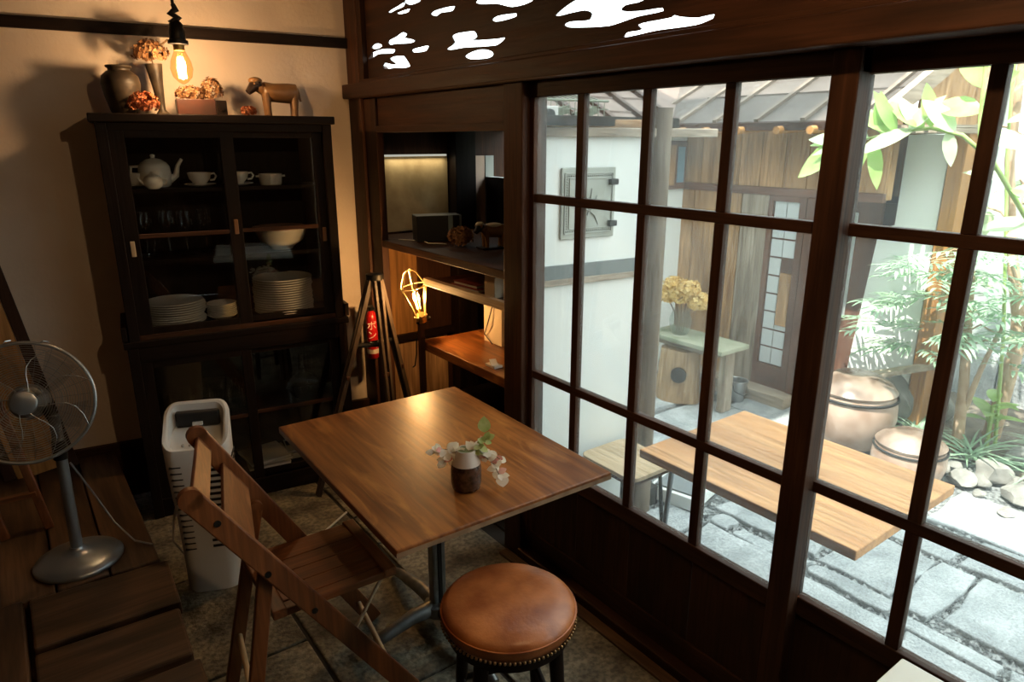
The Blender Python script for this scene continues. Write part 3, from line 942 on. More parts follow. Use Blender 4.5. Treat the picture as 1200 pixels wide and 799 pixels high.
for i, (u, d, z, w, l, c) in enumerate(((-.62, .2, .122, .2, .26, (.3, .28, .24)), (-.61, .19, .136, .19, .25, (.16, .14, .12)), (-.63, .2, .15, .2, .26, (.36, .34, .3)))):
    O = rm(u, d, z)
    T = rotz(SKEW+.1*i, O)
    b = thing('magazine', ('grey magazine at the bottom of the pile in the base cabinet', 'dark magazine between two pale ones in the base cabinet', 'pale magazine on top of the pile in the base cabinet')[i], 'magazine', tuple(O), SKEW+.1*i, 'magazines in the base cabinet')
    MB(T).box(-w/2, w/2, -l/2+.03, l/2-.03, 0, .011).build('pages', mat('pages%d' % i, (.5, .48, .42), .7), b)
    MB(T).box(-w/2-.002, w/2+.002, -l/2+.028, l/2-.028, .011, .0135).build('cover', mat('cover%d' % i, c, .35), b)
O = rm(-.42, .2, .122)
t = thing('glass_dish', 'grey angular glass dish low in the base cabinet near the table', 'dish', tuple(O), SKEW)
T = rotz(SKEW, O)
MB(T).prism([(-.1, -.06), (.1, -.06), (.11, .06), (-.11, .06)], 0, .03).build('tray', mat('pale_tray', (.25, .24, .22), .3), t, bev=.004)
MB(T).tube([(-.1, -.06, .04), (.1, -.06, .04), (.1, .06, .06), (-.1, .06, .06)], .005, 6, True).build('rim', STEEL, t, smooth=60)

# ---- dried flowers and ornaments
def petal_ball(mb, c, r, n, s, sx=1, sz=1):
    for i in range(n):
        a, b = random.uniform(0, 2*PI), math.acos(random.uniform(-.55, 1))
        nrm = V((math.sin(b)*math.cos(a), math.sin(b)*math.sin(a), math.cos(b)))
        p = V(c)+V((nrm.x*r*sx, nrm.y*r, nrm.z*r*sz))*random.uniform(.82, 1.05)
        u = nrm.orthogonal().normalized()
        w = nrm.cross(u)
        ph = random.uniform(0, PI)
        for k in range(4):
            t = ph+k*PI/2
            d = u*math.cos(t)+w*math.sin(t)
            e = u*math.cos(t+PI/2)+w*math.sin(t+PI/2)
            h = nrm*random.uniform(.1, .5)*s
            mb.add([p, p+d*s*.6+e*s*.42+h, p+d*s*1.05+h*1.2, p+d*s*.6-e*s*.42+h], [(0, 1, 2, 3)])
    return mb


DRY = mat('dried_brown_petals', (.2, .085, .03), .7, c2=(.42, .22, .09), ns=25, trans=.25)
RUST = mat('dried_rust_petals', (.3, .075, .025), .7, c2=(.5, .17, .06), ns=30, trans=.25)
YEL = mat('dried_yellow_petals', (.75, .5, .16), .7, c2=(.92, .72, .34), ns=22, trans=.3)
STEMG = mat('dry_stem', (.12, .07, .03), .8)
ZT = 1.811
GLAZE = mat('dark_pot_glaze', (.02, .014, .01), .5, spec=.3, c2=(.07, .05, .03), ns=9, bump=.15, bs=25)
O = rm(-1.03, .17, ZT)
t = thing('storage_jar', 'dark glazed round-shouldered pottery jar at the end of the cabinet top', 'jar', tuple(O))
MB(Mx.Translation(O)).lathe([(.045, 0), (.052, .01), (.068, .07), (.075, .12), (.07, .15), (.05, .168), (.044, .172)], n=26).build('body', GLAZE, t, smooth=50)
MB(Mx.Translation(O)).lathe([(.042, .168), (.042, .18), (.05, .186), (.049, .192), (.038, .19), (.036, .17)], n=26, cap=(False, True)).build('neck', GLAZE, t, smooth=40)
O = rm(-.885, .17, ZT)
t = thing('funnel_vase', 'slim dark funnel vase holding a dried brown hydrangea above the cabinet', 'vase', tuple(O))
T = Mx.Translation(O) @ Mx.Rotation(-.06, 4, 'Y')
MB(T).lathe([(.03, 0), (.026, .006), (.014, .02), (.016, .05), (.024, .13), (.034, .205), (.031, .205), (.02, .12)], n=20).build('vase_body', GLAZE, t, smooth=50)
O2 = O+V((-.02, 0, .25))
petal_ball(MB(), O2, .058, 110, .014, 1.15, .75).build('flower_head', DRY, t, kind='stuff', normals=False)
MB().tube([O+V((0, 0, .1)), O2], .003, 5).build('stem', STEMG, t)
MB().tube([O2+V((.03, 0, .02)), O2+V((.075, -.01, .055))], .004, 5).build('twig', STEMG, t)
O = rm(-.957, .265, ZT+.043)
t = petal_ball(MB(), O, .048, 150, .0115, 1.15, .85).build('dried_hydrangea', RUST, None, kind=None, at=tuple(O), normals=False, label='rust-red dried hydrangea head lying in front of the dark pottery jar', cat='flower')
O = rm(-.73, .18, ZT)
T = rotz(SKEW, O)
t = thing('wooden_box', 'small reddish wooden box topped with dried flowers under the bare bulb', 'box', tuple(O), SKEW)
MB(T).box(-.1, .055, -.05, .05, 0, .066).build('box_body', mat('red_lacquer_wood', (.07, .018, .008), .45, c2=(.035, .012, .007), ns=12), t, bev=.003)
MB(T).box(.055, .1, -.05, .05, 0, .062).build('box_end', BLACKW['z'], t, bev=.003)
MB(T).tube([(.078, -.051, .03), (.078, -.056, .03)], .012, 14).build('round_knob', BLACKW['z'], t, smooth=40)
petal_ball(MB(T), (-.04, 0, .085), .05, 90, .012, 1.15, .65).build('flower_head', DRY, t, kind='stuff', normals=False)
petal_ball(MB(T), (.05, 0, .105), .05, 90, .013, .8, 1).build('flower_head', DRY, t, kind='stuff', normals=False)
O = rm(-.545, .24, ZT+.02)
petal_ball(MB(), O, .022, 60, .011, 1.4, .8).build('dried_flower', RUST, None, at=tuple(O), normals=False, label='little dried flower lying between the wooden box and the wooden sheep', cat='flower')


def wooden_animal(name, label, O, T, s, body, face, wool=None):
    t = thing(name, label, 'figurine', tuple(O), SKEW)
    sec = lambda x, ry, rz, zc: [(x*s, ry*s*math.cos(a*2*PI/14), zc*s+rz*s*math.sin(a*2*PI/14)) for a in range(14)]
    MB(T).loft([sec(-.068, .012, .018, .095), sec(-.055, .034, .038, .096), sec(-.02, .039, .037, .092), (sec(.04, .039, .04, .091)), sec(.07, .034, .037, .092), sec(.082, .012, .018, .092)]).build('body', body, t, smooth=50)
    for x in (-.05, .06):
        for y in (-.02, .02):
            MB(T).tube([(x*s, y*s, .09*s), (x*s*.98, y*s, .03*s), (x*s*.95, y*s, 0)], [.016*s, .012*s, .012*s], 9).build('leg', body, t, smooth=50)
    MB(T).tube([(-.05*s, 0, .1*s), (-.085*s, -.004*s, .118*s)], [.026*s, .022*s], 10).build('neck', body, t, smooth=50)
    MB(T).tube([(-.075*s, -.004*s, .122*s), (-.1*s, -.012*s, .112*s), (-.122*s, -.02*s, .09*s)], [.023*s, .02*s, .012*s], 10).build('head', face, t, smooth=50)
    MB(T).ell((-.088*s, -.006*s, .136*s), (.028*s, .022*s, .014*s), 12, 7).build('wool_cap', wool or body, t, smooth=60)
    for sy in (-1, 1):
        MB(T).tube([(-.085*s, sy*.018*s-.006*s, .128*s), (-.1*s, sy*.042*s-.006*s, .122*s)], [.008*s, .004*s], 7).build('ear', body, t, smooth=60)
    MB(T).tube([(.078*s, 0, .1*s), (.088*s, 0, .06*s)], [.007*s, .004*s], 7).build('tail', body, t, smooth=60)
    return t


FIG = mat('carved_brown_wood', (.2, .095, .035), .35, c2=(.3, .16, .065), ns=8)
FACE = mat('dark_face_wood', (.03, .016, .01), .4)
O = rm(-.395, .18, ZT)
wooden_animal('wooden_sheep', 'carved brown wooden sheep with dark face standing on the cabinet', O, rotz(SKEW, O), 1.12, FIG, FACE)

# ---- bare bulb on a knotted black flex
bx = rm(-.806, .38, 0)
B0 = V((bx.x, bx.y, 1.93))
BS = Mx.Diagonal((1.28, 1.28, 1.2, 1))
t = thing('pendant_lamp', 'bare glowing filament bulb on knotted black cord over the cabinet', 'lamp', (B0.x, B0.y, 2.85))
dn = V((.018, 0, -1)).normalized()
P = lambda z, dx=0: B0+V((-.018*(z-1.93)+dx, 0, z-1.93+.048))
MB().tube([P(2.85), P(2.6), P(2.35), P(2.22), P(2.17)], .006, 8).build('cord', CORD, t, smooth=60)
MB().tube([P(2.175), P(2.155, .008), P(2.14, -.012), P(2.125, .012), P(2.108, -.012), P(2.096, .006), P(2.08)], [.009, .014, .016, .017, .016, .014, .012], 8).build('cord_knot', CORD, t, smooth=60)
MB(Mx.Translation(P(2.03)) @ BS).lathe([(.012, .07), (.02, .06), (.024, .03), (.024, .012), (.03, .01), (.03, -.002), (.02, -.004)], n=20).build('socket', IRON, t, smooth=40)
MB(Mx.Translation(P(2.008)) @ BS).lathe([(.016, .02), (.017, .0), (.015, -.004)], n=18).build('screw_base', BRASS, t, smooth=40)
MB(Mx.Translation(P(1.94)) @ BS).lathe([(.014, .06), (.018, .048), (.03, .02), (.034, -.004), (.028, -.03), (.014, -.046), (.004, -.052)], n=24).build('glass_bulb', AMBERG, t, smooth=60)
FIL = mat('hot_filament', (1, .6, .2), .5, emit=(1, .5, .14), es=55)
zig = []
for i in range(9):
    a = i*2*PI/8
    zig += [P(1.98)+V((.010*math.cos(a), .010*math.sin(a), 0)), P(1.9)+V((.015*math.cos(a+.4), .013*math.sin(a+.4), 0))]
MB().tube(zig, .0016, 5).build('filament', FIL, t)
lamp_light('bulb_light', P(1.945), 13.5, (1, .72, .48), .02, t)
# a second, out of frame, over the near end of the room
t2 = dup(t, (.95, .42, 3.25), label='bare filament bulb hanging near the camera above the frame')
t3 = dup(t, (-.3, .9, 3.3), label='bare filament bulb hanging over the platform above the frame')
for q in (t2, t3):
    PM[q.name] = Mx.Translation(q.location)
    for c in list(q.children):
        if c.name.split('.')[0] == 'cord':
            bpy.data.objects.remove(c)
    k_ = q.location-V((B0.x, B0.y, 2.85))
    MB().tube([P(2.175)+k_, P(2.3)+k_, V((P(2.3)+k_).to_tuple()[:2]+(2.858,))], .006, 8).build('cord', CORD, q, smooth=60)
    for c in q.children:
        if c.type == 'LIGHT':
            c.data = c.data.copy()
            c.data.color = (1, .74, .5)
            c.data.energy = 32 if q == t2 else 4

# ---- caged lamp on a dark wooden stand
t = thing('cage_lamp', 'glowing work lamp in a brass wire cage on a slim wooden stand', 'lamp', (1.55, 2.83, 0))
MB().bar((1.555, 2.83, .02), (1.555, 2.83, .87), .026, .026, (1, 0, 0)).build('stand_post', DARK['z'], t, bev=.002)
MB().box(1.47, 1.64, 2.79, 2.87, 0, .02).build('stand_foot', DARK['x'], t, bev=.003)
base = V((1.555, 2.83, .895))
ax = (V((1.515, 2.845, 1.1))-base).normalized()
Q = ax.to_track_quat('Z', 'Y').to_matrix().to_4x4()
T = Mx.Translation(base) @ Q @ Mx.Diagonal((1.12, 1.12, 1.08, 1))
MB(T).lathe([(.02, -.03), (.024, -.02), (.024, .006), (.018, .012)], n=18).build('socket', BRASS, t, smooth=40)
MB().tube([(1.54, 2.83, .86), (1.54, 2.82, .875), (1.6, 2.82, .88)], .01, 8).build('clamp', IRON, t, smooth=60)
MB(T).tube([(.03, 0, .0), (.05, 0, .02)], .013, 12).build('wing_screw', BRASS, t, smooth=50)
CAGE = mat('cage_brass', (.75, .55, .25), .35, .9)
for k in range(6):
    a = k*PI/3
    c, s = math.cos(a), math.sin(a)
    MB(T).tube([(.024*c, .024*s, 0), (.034*c, .034*s, .05), (.058*c, .058*s, .13), (.056*c, .056*s, .145), (.03*c, .03*s, .2), (.012*c, .012*s, .215)], .0033, 6).build('cage_wire', CAGE, t, smooth=60)
for r, z in ((.026, 0), (.0575, .138), (.014, .214)):
    MB(T).tube([(r*math.cos(i*PI/12), r*math.sin(i*PI/12), z) for i in range(24)], .0033, 6, True).build('cage_ring', CAGE, t, smooth=60)
MB(T).lathe([(.013, .01), (.016, .03), (.028, .07), (.026, .1), (.01, .122), (.003, .125)], n=20).build('glass_bulb', AMBERG, t, smooth=60)
zig = []
for i in range(7):
    a = i*2*PI/6
    zig += [(.007*math.cos(a), .007*math.sin(a), .035), (.01*math.cos(a+.5), .01*math.sin(a+.5), .1)]
MB(T).tube(zig, .0016, 5).build('filament', FIL, t)
lamp_light('cage_light', T @ V((0, 0, .075)), 17, (1, .64, .32), .02, t)
MB().tube([(1.58, 2.84, .87), (1.545, 2.86, .8), (1.535, 2.85, .7), (1.53, 2.86, .64), (1.54, 2.9, .62)], .0035, 6).build('flex', CORD, t, smooth=60)

# ---- folding wooden tripod
AP = rm(-.075, .45, 1.075)
TRIW = woods('grey_brown_stick', (.035, .022, .014), (.085, .056, .036), rough=.6)
t = thing('wooden_tripod', 'dark wooden tripod with twin-stick legs standing beside the china cabinet', 'tripod', (AP.x, AP.y, 0))
feet = [V((AP.x-.36, AP.y+.02, 0)), V((AP.x+.02, AP.y-.12, 0)), V((AP.x+.26, AP.y+.06, 0))]
for f in feet:
    dr = f-V((AP.x, AP.y, 0))
    sd = V((-dr.y, dr.x, 0)).normalized()*.022
    a = V((AP.x, AP.y, 1.07))+dr.normalized()*.022
    for s in (-1, 1):
        MB().bar(a+sd*s*.8, f+sd*s*.45+V((0, 0, .0)), .015, .022, up=dr).build('leg_stick', TRIW['z'], t, bev=.002)
    MB().bar(a*.55+f*.45-sd*1.2, a*.55+f*.45+sd*1.2, .014, .02).build('leg_block', DARK['x'], t, bev=.002)
MB().lathe([(.03, 1.05), (.042, 1.06), (.042, 1.085), (.012, 1.09)], (AP.x, AP.y, 0), 18).build('head_plate', IRON, t, smooth=40)
ring = []
for f in feet:
    p = V((AP.x, AP.y, 1.07)).lerp(f, .31)
    ring.append(p)
c0_ = sum(ring, V())/3
for a, b in ((0, 1), (1, 2), (2, 0)):
    MB().tube([ring[a], ring[b]], .011, 8).build('brace', IRON, t, smooth=60)

# ---- red fire extinguisher on the jamb
EX = V((1.50, 3.27, .58))
t = thing('fire_extinguisher', 'small red cylinder with white characters behind the tripod legs', 'extinguisher', tuple(EX))
RED = mat('red_paint', (.5, .012, .012), .3)
MB(Mx.Translation(EX)).lathe([(.024, 0), (.03, .006), (.03, .22), (.022, .25), (.012, .262)], n=20).build('cylinder', RED, t, smooth=50)
MB(Mx.Translation(EX)).lathe([(.012, .26), (.014, .28), (.006, .284)], n=14).build('valve', IRON, t, smooth=40)
MB(Mx.Translation(EX)).box(-.03, .012, -.008, .008, .282, .29).build('lever', IRON, t, bev=.002)
MB(Mx.Translation(EX)).tube([(.01, -.01, .275), (.045, -.012, .25), (.05, -.012, .15), (.042, -.014, .06)], .006, 7).build('hose', CORD, t, smooth=60)
MB(Mx.Translation(EX)).box(-.02, .02, .03, .06, .1, .14).build('wall_bracket', IRON, t)
MB(Mx.Translation(EX)).lathe([(.0305, .03), (.0305, .055)], n=20, cap=(False, False)).build('pale_band', mat('pale_label', (.7, .6, .5), .5), t, smooth=60)


def lettering(txt, size, ext, T, m, parent, name='lettering'):
    f = bpy.data.curves.new(name, 'FONT')
    f.body = txt
    f.size = size
    f.extrude = ext
    f.align_x = 'CENTER'
    f.resolution_u = 3
    mh = curve_to_mesh(f, name)
    mh.transform(PM[parent.name].inverted() @ T)
    mh.materials.clear()
    mh.materials.append(m)
    o = bpy.data.objects.new(name, mh)
    C.objects.link(o)
    o.parent = parent
    return o


va = math.atan2(-EX.x, -EX.y)          # the characters face the room
fd = V((-.42, -.9, 0)).normalized()
rx = V((0, 0, 1)).cross(-fd).normalized()*-1
rx = V((-fd.y, fd.x, 0))
RT = Mx(((rx.x, 0, fd.x, 0), (rx.y, 0, fd.y, 0), (0, 1, 0, 0), (0, 0, 0, 1)))
WL = mat('white_letter', (.85, .75, .65), .5)
for i, ch in enumerate('\u30dc\u30f3\u30d9'):
    lettering(ch, .052, .0015, Mx.Translation(EX+fd*.0295+V((0, 0, .168-.052*i))) @ RT, WL, t)

# ---- pedestal dining table
TC = (1.05, 1.862)
TR = math.radians(-1.2)
t = thing('cafe_table', 'square brown wooden cafe table on a grey cast pedestal with four feet', 'table', (TC[0], TC[1], 0), TR)
T = rotz(TR, (TC[0], TC[1], 0))
MB(T).box(-.371, .371, -.479, .479, .684, .71).build('table_top', TABLE['y'], t, bev=.004)
MB(T).box(-.371, .371, -.4795, -.478, .686, .7).build('edge_strip', mat('table_edge', (.2, .12, .065), .6, c2=(.3, .19, .11), ns=30), t)
MB(T).box(-.19, .19, -.05, .05, .668, .684).box(-.05, .05, -.22, .22, .668, .684).build('top_bracket', IRON, t, bev=.002)
MB(T).box(-.026, .026, -.022, .022, .09, .668).build('column', CAST, t, bev=.008)
MB(T).box(-.008, .008, -.026, .026, .09, .668).build('column_rib', IRON, t, bev=.002)
MB(T).lathe([(.05, .06), (.055, .075), (.05, .1), (.03, .11)], n=18).build('hub', CAST, t, smooth=50)
for dx, dy, L in ((-1, 0, .3), (1, 0, .3), (0, 1, .37), (0, -1, .37)):
    MB(T).tube([(dx*.02, dy*.02, .085), (dx*L*.35, dy*L*.35, .08), (dx*L*.8, dy*L*.8, .045), (dx*L, dy*L, .02)], [.03, .026, .02, .016], 10, flat=1).build('foot', CAST, t, smooth=50)

# ---- little vase with variegated leaves
O = V((.99, 1.56, .71))
t = thing('bud_vase', 'small dark-bottomed glass jar of white and pink leaves on the brown table', 'vase', tuple(O))
VS = 1.34
T = Mx.Translation(O) @ Mx.Scale(VS, 4)
DGL = mat('dark_speckled_glass', (.03, .016, .01), .14, c2=(.1, .05, .03), ns=60, spec=.6)
MB(T).lathe([(.026, 0), (.031, .004), (.034, .02), (.034, .05), (.032, .062)], n=26).build('dark_body', DGL, t, smooth=50)
MB(T).lathe([(.032, .062), (.030, .07), (.023, .088), (.0215, .095), (.0195, .095), (.02, .088), (.028, .066)], n=26, cap=(False, True)).build('white_neck', mat('milky_glass', (.62, .55, .5), .2, spec=.6), t, smooth=60)
MB(T).lathe([(.019, .0935), (.001, .095)], n=16, cap=(False, False)).build('green_stalks', mat('stalk_green', (.12, .14, .05), .6), t)
WLF = mat('cream_leaf', (.9, .85, .72), .5, c2=(.93, .92, .82), ns=40, trans=.4)
PLF = mat('pink_leaf', (.7, .3, .24), .5, c2=(.78, .5, .42), ns=40, trans=.25)
GLF = mat('pale_green_leaf', (.38, .5, .16), .5, c2=(.62, .66, .34), ns=40, trans=.25)
rd = random.Random(3)
ux, uz = V((.8, -.6, 0)), V((0, 0, 1))       # across the picture, up
twigs = [[(0, .09), (-.028, .092), (-.055, .094), (-.085, .085)], [(0, .09), (-.03, .085), (-.06, .065)],
         [(0, .09), (.03, .095), (.055, .12)], [(0, .09), (.04, .085), (.07, .06), (.085, .03)], [(0, .09), (.03, .08), (.06, .09), (.09, .07)]]
lm = {}
for ti, tw in enumerate(twigs):
    pts = [O+ux*a*1.12+uz*b*VS+V((0, -.004*i*(ti % 2), 0)) for i, (a, b) in enumerate(tw)]
    MB().tube(pts, .0013, 5).build('twig', STEMG, t)
    n = 19
    for i in range(n):
        f = .25+.75*i/(n-1)
        s = f*(len(pts)-1)
        k = min(int(s), len(pts)-2)
        p = pts[k].lerp(pts[k+1], s-k)
        d = ux*rd.uniform(-1, 1)+V((.3, .5, 0))*rd.uniform(-1, .6)+uz*rd.uniform(-.5, .8)
        m = PLF if rd.random() < .16 else (GLF if ti == 2 and i > 4 else WLF)
        L = rd.uniform(.023, .034)
        MB().leaf(p, d, V((-.35+rd.uniform(-.5, .5), -.7, .6+rd.uniform(-.4, .4))), L, L*.74, .15).build('leaf', m, t, normals=False, smooth=60)
for a, b, L in ((.105, .03, .05), (.055, .16, .05)):
    MB().leaf(O+ux*a+uz*(b+.02), ux*.1-uz if b < .1 else uz, V((-.5, -.7, .4)), L, L*.8, .1).build('leaf', WLF if b < .1 else GLF, t, normals=False, smooth=60)

# ---- folding chair
O = V((.637, 1.848, 0))
CR = math.radians(-1.5)
T = rotz(CR, O)
t = thing('folding_chair', 'brown wooden folding chair with slatted back facing the cafe table', 'chair', tuple(O), CR)
hw = .195
sh = lambda x, y, z: V((x+(y+hw)*(.1+.16*z), y, z))        # the worn frame is racked: its far side sits forward
for s in (-1, 1):
    y = s*hw
    a, b = sh(-.372, y, .87), sh(.195, y, 0.0)
    dr = (b-a).normalized()
    MB(T).bar(a, b, .021, .058, up=(1, 0, .6)).build('side_rail', CHAIRW['z'], t, bev=.004)
    MB(T).tube([a+V((0, -.0105, 0)), a+V((0, .0105, 0))], .029, 18).build('rounded_tip', CHAIRW['z'], t, smooth=40)
    y2 = s*(hw-.024)
    MB(T).bar(sh(-.215, y2, .60), sh(-.315, y2, 0), .02, .042, up=(1, 0, .2)).build('rear_leg', CHAIRW['z'], t, bev=.004)
    MB(T).tube([sh(-.215, y2, .6)-V((0, .01, 0)), sh(-.215, y2, .6)+V((0, .01, 0))], .021, 14).build('leg_tip', CHAIRW['z'], t, smooth=40)
    MB(T).bar((-.2, s*(hw-.046), .435), (.165, s*(hw-.046), .435), .035, .024).build('seat_rail', CHAIRW['x'], t, bev=.003)
    for p in ((-.214, .6), (-.10, .437), (-.32, .79)):
        MB(T).tube([sh(p[0], s*hw, p[1])+V((0, s*.010, 0)), sh(p[0], s*hw, p[1])+V((0, s*.0135, 0))], .009, 10).build('bolt', IRON, t, smooth=40)
ti = [(-.2, -.105), (-.098, -.005), (.002, .098), (.105, .165)]
for y0, y1 in ((-.131, -.067), (-.064, 0), (.003, .067), (.07, .131)):
    MB(T).box(-.165, .13, y0, y1, .436, .45).build('seat_board', CHAIRW['x'], t, bev=.002)
MB(T).box(.13, .17, -.17, .17, .424, .454).build('seat_front', CHAIRW['y'], t, bev=.004)
MB(T).box(-.205, -.165, -.17, .17, .424, .452).build('seat_back', CHAIRW['y'], t, bev=.004)
rail = lambda y, f, o: sh(-.372+.567*f, y, .87-.87*f)+V((.838, 0, .546))*o
for f0, f1 in ((.0, .062), (.115, .24)):
    a_, b_ = hw-.011, -hw+.011
    q8 = [rail(y, f, o) for o in (-.006, .006) for y, f in ((b_, f0), (a_, f0), (a_, f1), (b_, f1))]
    MB(T).add(q8, [(3, 2, 1, 0), (4, 5, 6, 7), (0, 1, 5, 4), (1, 2, 6, 5), (2, 3, 7, 6), (3, 0, 4, 7)]).build('back_slat', CHAIRW['y'], t, bev=.003)
for x, z, r in ((-.285, .17, .009), (.13, .10, .009)):
    MB(T).tube([sh(x, -hw+.015, z), sh(x, hw-.015, z)], r, 10).build('stretcher', PLYW['y'], t, smooth=50)
MB(T).tube([(.15, -.13, .425), (.02, -.16, .27)], .006, 8).build('seat_stay', PLYW['z'], t, smooth=50)

# ---- round leather stool
O = V((.955, 1.30, 0))
t = thing('leather_stool', 'round stool with worn tan leather seat and dark legs', 'stool', tuple(O))
T = Mx.Translation(O) @ Mx.Diagonal((1, 1, 1.06, 1))
MB(T).lathe([(.15, .405), (.176, .41), (.184, .422), (.187, .44), (.183, .455), (.168, .466), (.12, .472), (.05, .474), (.002, .4745)], n=56).build('leather_seat', LEATHER, t, smooth=60)
MB(T).tube([(.1865*math.cos(i*PI/28), .1865*math.sin(i*PI/28), .446) for i in range(56)], .003, 6, True).build('piping', LEATHER, t, smooth=60)
ST = MB(T)
for i in range(92):
    a = i*2*PI/92
    ST.ell((.186*math.cos(a), .186*math.sin(a), .416), .0045, 6, 4)
ST.build('nail_heads', mat('bronze_nail', (.35, .2, .09), .35, .9), t, smooth=60, kind='stuff')
MB(T).lathe([(.15, .375), (.172, .378), (.172, .41), (.15, .412)], n=40).build('apron', BLACKW['x'], t, smooth=40)
for k in range(4):
    a = math.radians(24+90*k)
    c, s = math.cos(a), math.sin(a)
    MB(T).tube([(.145*c, .145*s, .38), (.175*c, .175*s, 0)], [.021, .015], 12).build('leg', BLACKW['z'], t, smooth=50)
for k in range(4):
    a, b = math.radians(24+90*k), math.radians(114+90*k)
    MB(T).tube([(.162*math.cos(a), .162*math.sin(a), .15), (.162*math.cos(b), .162*math.sin(b), .15)], .009, 8).build('stretcher', BLACKW['x'], t, smooth=50)

# ---- pedestal fan
O = V((.03, 2.655, .2535))
t = thing('pedestal_fan', 'grey metal pedestal fan with wire guard standing on the wooden platform', 'fan', tuple(O))
T = Mx.Translation(O)
MB(T).lathe([(.14, 0), (.142, .006), (.136, .014), (.1, .03), (.055, .04), (.026, .05), (.022, .06)], n=44).build('base', GREYM, t, smooth=60)
MB(T).tube([(0, 0, .05), (0.01, 0, .56)], [.0195, .017], 18).build('column', GREYM, t, smooth=50)
MB(T).tube([(.005, 0, .40), (.01, 0, .47)], .022, 18).build('collar', IRON, t, smooth=50)
HC = V((-.03, 2.62, .885))
fn = (V((-.12, -1, .30))).normalized()
Q = fn.to_track_quat('Z', 'Y').to_matrix().to_4x4()
F = Mx.Translation(HC) @ Q
MB(F).lathe([(.03, -.20), (.055, -.19), (.06, -.10), (.05, -.065), (.03, -.06)], n=24).build('motor', GREYM, t, smooth=50)
MB().tube([(.04, 2.655, .79), (.02, 2.70, .84), (HC-fn*.12)], .018, 10).build('neck', IRON, t, smooth=60)
R = .196
front = MB(F)
for i in range(21):
    r = .05+(R-.055)*i/20
    z = .028*(1-(r/R)**2)
    front.tube([(r*math.cos(k*2*PI/48), r*math.sin(k*2*PI/48), z) for k in range(48)], .0014, 4, True)
front.build('guard_rings', STEEL, t, smooth=80, kind='stuff')
MB(F).tube([(R*math.cos(k*2*PI/56), R*math.sin(k*2*PI/56), -.005) for k in range(56)], .0062, 8, True).build('guard_rim', GREYM, t, smooth=80)
for k in range(8):
    a = k*2*PI/8+.3
    pts = []
    for j in range(7):
        f = j/6
        r = .035+(R-.035)*f
        b = a+.35*math.sin(f*PI*1.1)*(1-f*.2)
        pts.append((r*math.cos(b), r*math.sin(b), .031*(1-(r/R)**2)))
    MB(F).tube(pts, .0017, 5).build('guard_spoke', STEEL, t, smooth=80)
rear = MB(F)
for i in range(9):
    r = .06+(R-.06)*i/8
    z = -.075-.02*(1-(r/R)**2)+.068*(r/R)**4
    rear.tube([(r*math.cos(k*2*PI/40), r*math.sin(k*2*PI/40), z) for k in range(40)], .001, 4, True)
for k in range(24):
    a = k*2*PI/24
    rear.tube([((.06+(R-.06)*f)*math.cos(a), (.06+(R-.06)*f)*math.sin(a), -.075-.02*(1-f*f)+.068*f**4) for f in (0, .4, .75, 1)], .001, 4)
rear.build('rear_guard', GREYM, t, smooth=80, kind='stuff')
MB(F).lathe([(.036, .02), (.04, .026), (.038, .036), (.03, .039), (.002, .04)], n=28).build('center_cap', GREYM, t, smooth=40)
BLD = glass('smoky_blade', (.72, .73, .73), ior=1.3, rough=.2)
for k in range(5):
    a = k*2*PI/5+.5
    vs, fs = [], []
    for j in range(6):
        f = j/5
        r = .03+.145*f
        w = .3+.55*f*(1.25-f)
        for s in (-1, 1):
            b = a+.35*f+s*w*.62
            vs.append((r*math.cos(b), r*math.sin(b), -.035+s*.018))
    fs = [(2*j, 2*j+1, 2*j+3, 2*j+2) for j in range(5)]
    MB(F).add(vs, fs).build('blade', BLD, t, smooth=60)
MB(F).lathe([(.03, -.05), (.034, -.02), (.02, -.01)], n=20).build('rotor_hub', GREYM, t, smooth=50)
for a in (1.75, 1.25):
    MB(F).tube([(R*math.cos(a), R*math.sin(a), -.005), ((R+.012)*math.cos(a-.05), (R+.012)*math.sin(a-.05), 0), ((R+.012)*math.cos(a-.12), (R+.012)*math.sin(a-.12), -.01)], .0022, 5).build('clip', STEEL, t)
MB().tube([(.06, 2.68, .62), (.10, 2.72, .5), (.16, 2.72, .33), (.21, 2.66, .262), (.26, 2.60, .258)], .0035, 6).build('power_cord', GREYM, t, smooth=60)

# ---- white tower heater
O = V((.468, 2.625, 0))
HR = math.radians(-22)
T = rotz(HR, O)
t = thing('tower_heater', 'white plastic tower heater with carrying handle and side slots behind the folding chair', 'heater', tuple(O), HR)


def rr(w, d, r, z, tilt=0, n=5, dz=0):
    pts = []
    for cx, cy, a0 in ((w/2-r, d/2-r, 0), (-w/2+r, d/2-r, 90), (-w/2+r, -d/2+r, 180), (w/2-r, -d/2+r, 270)):
        for k in range(n+1):
            a = math.radians(a0+90*k/n)
            x, y = cx+r*math.cos(a), cy+r*math.sin(a)
            pts.append((x, y, z+tilt*(y/d+.5)))
    return pts


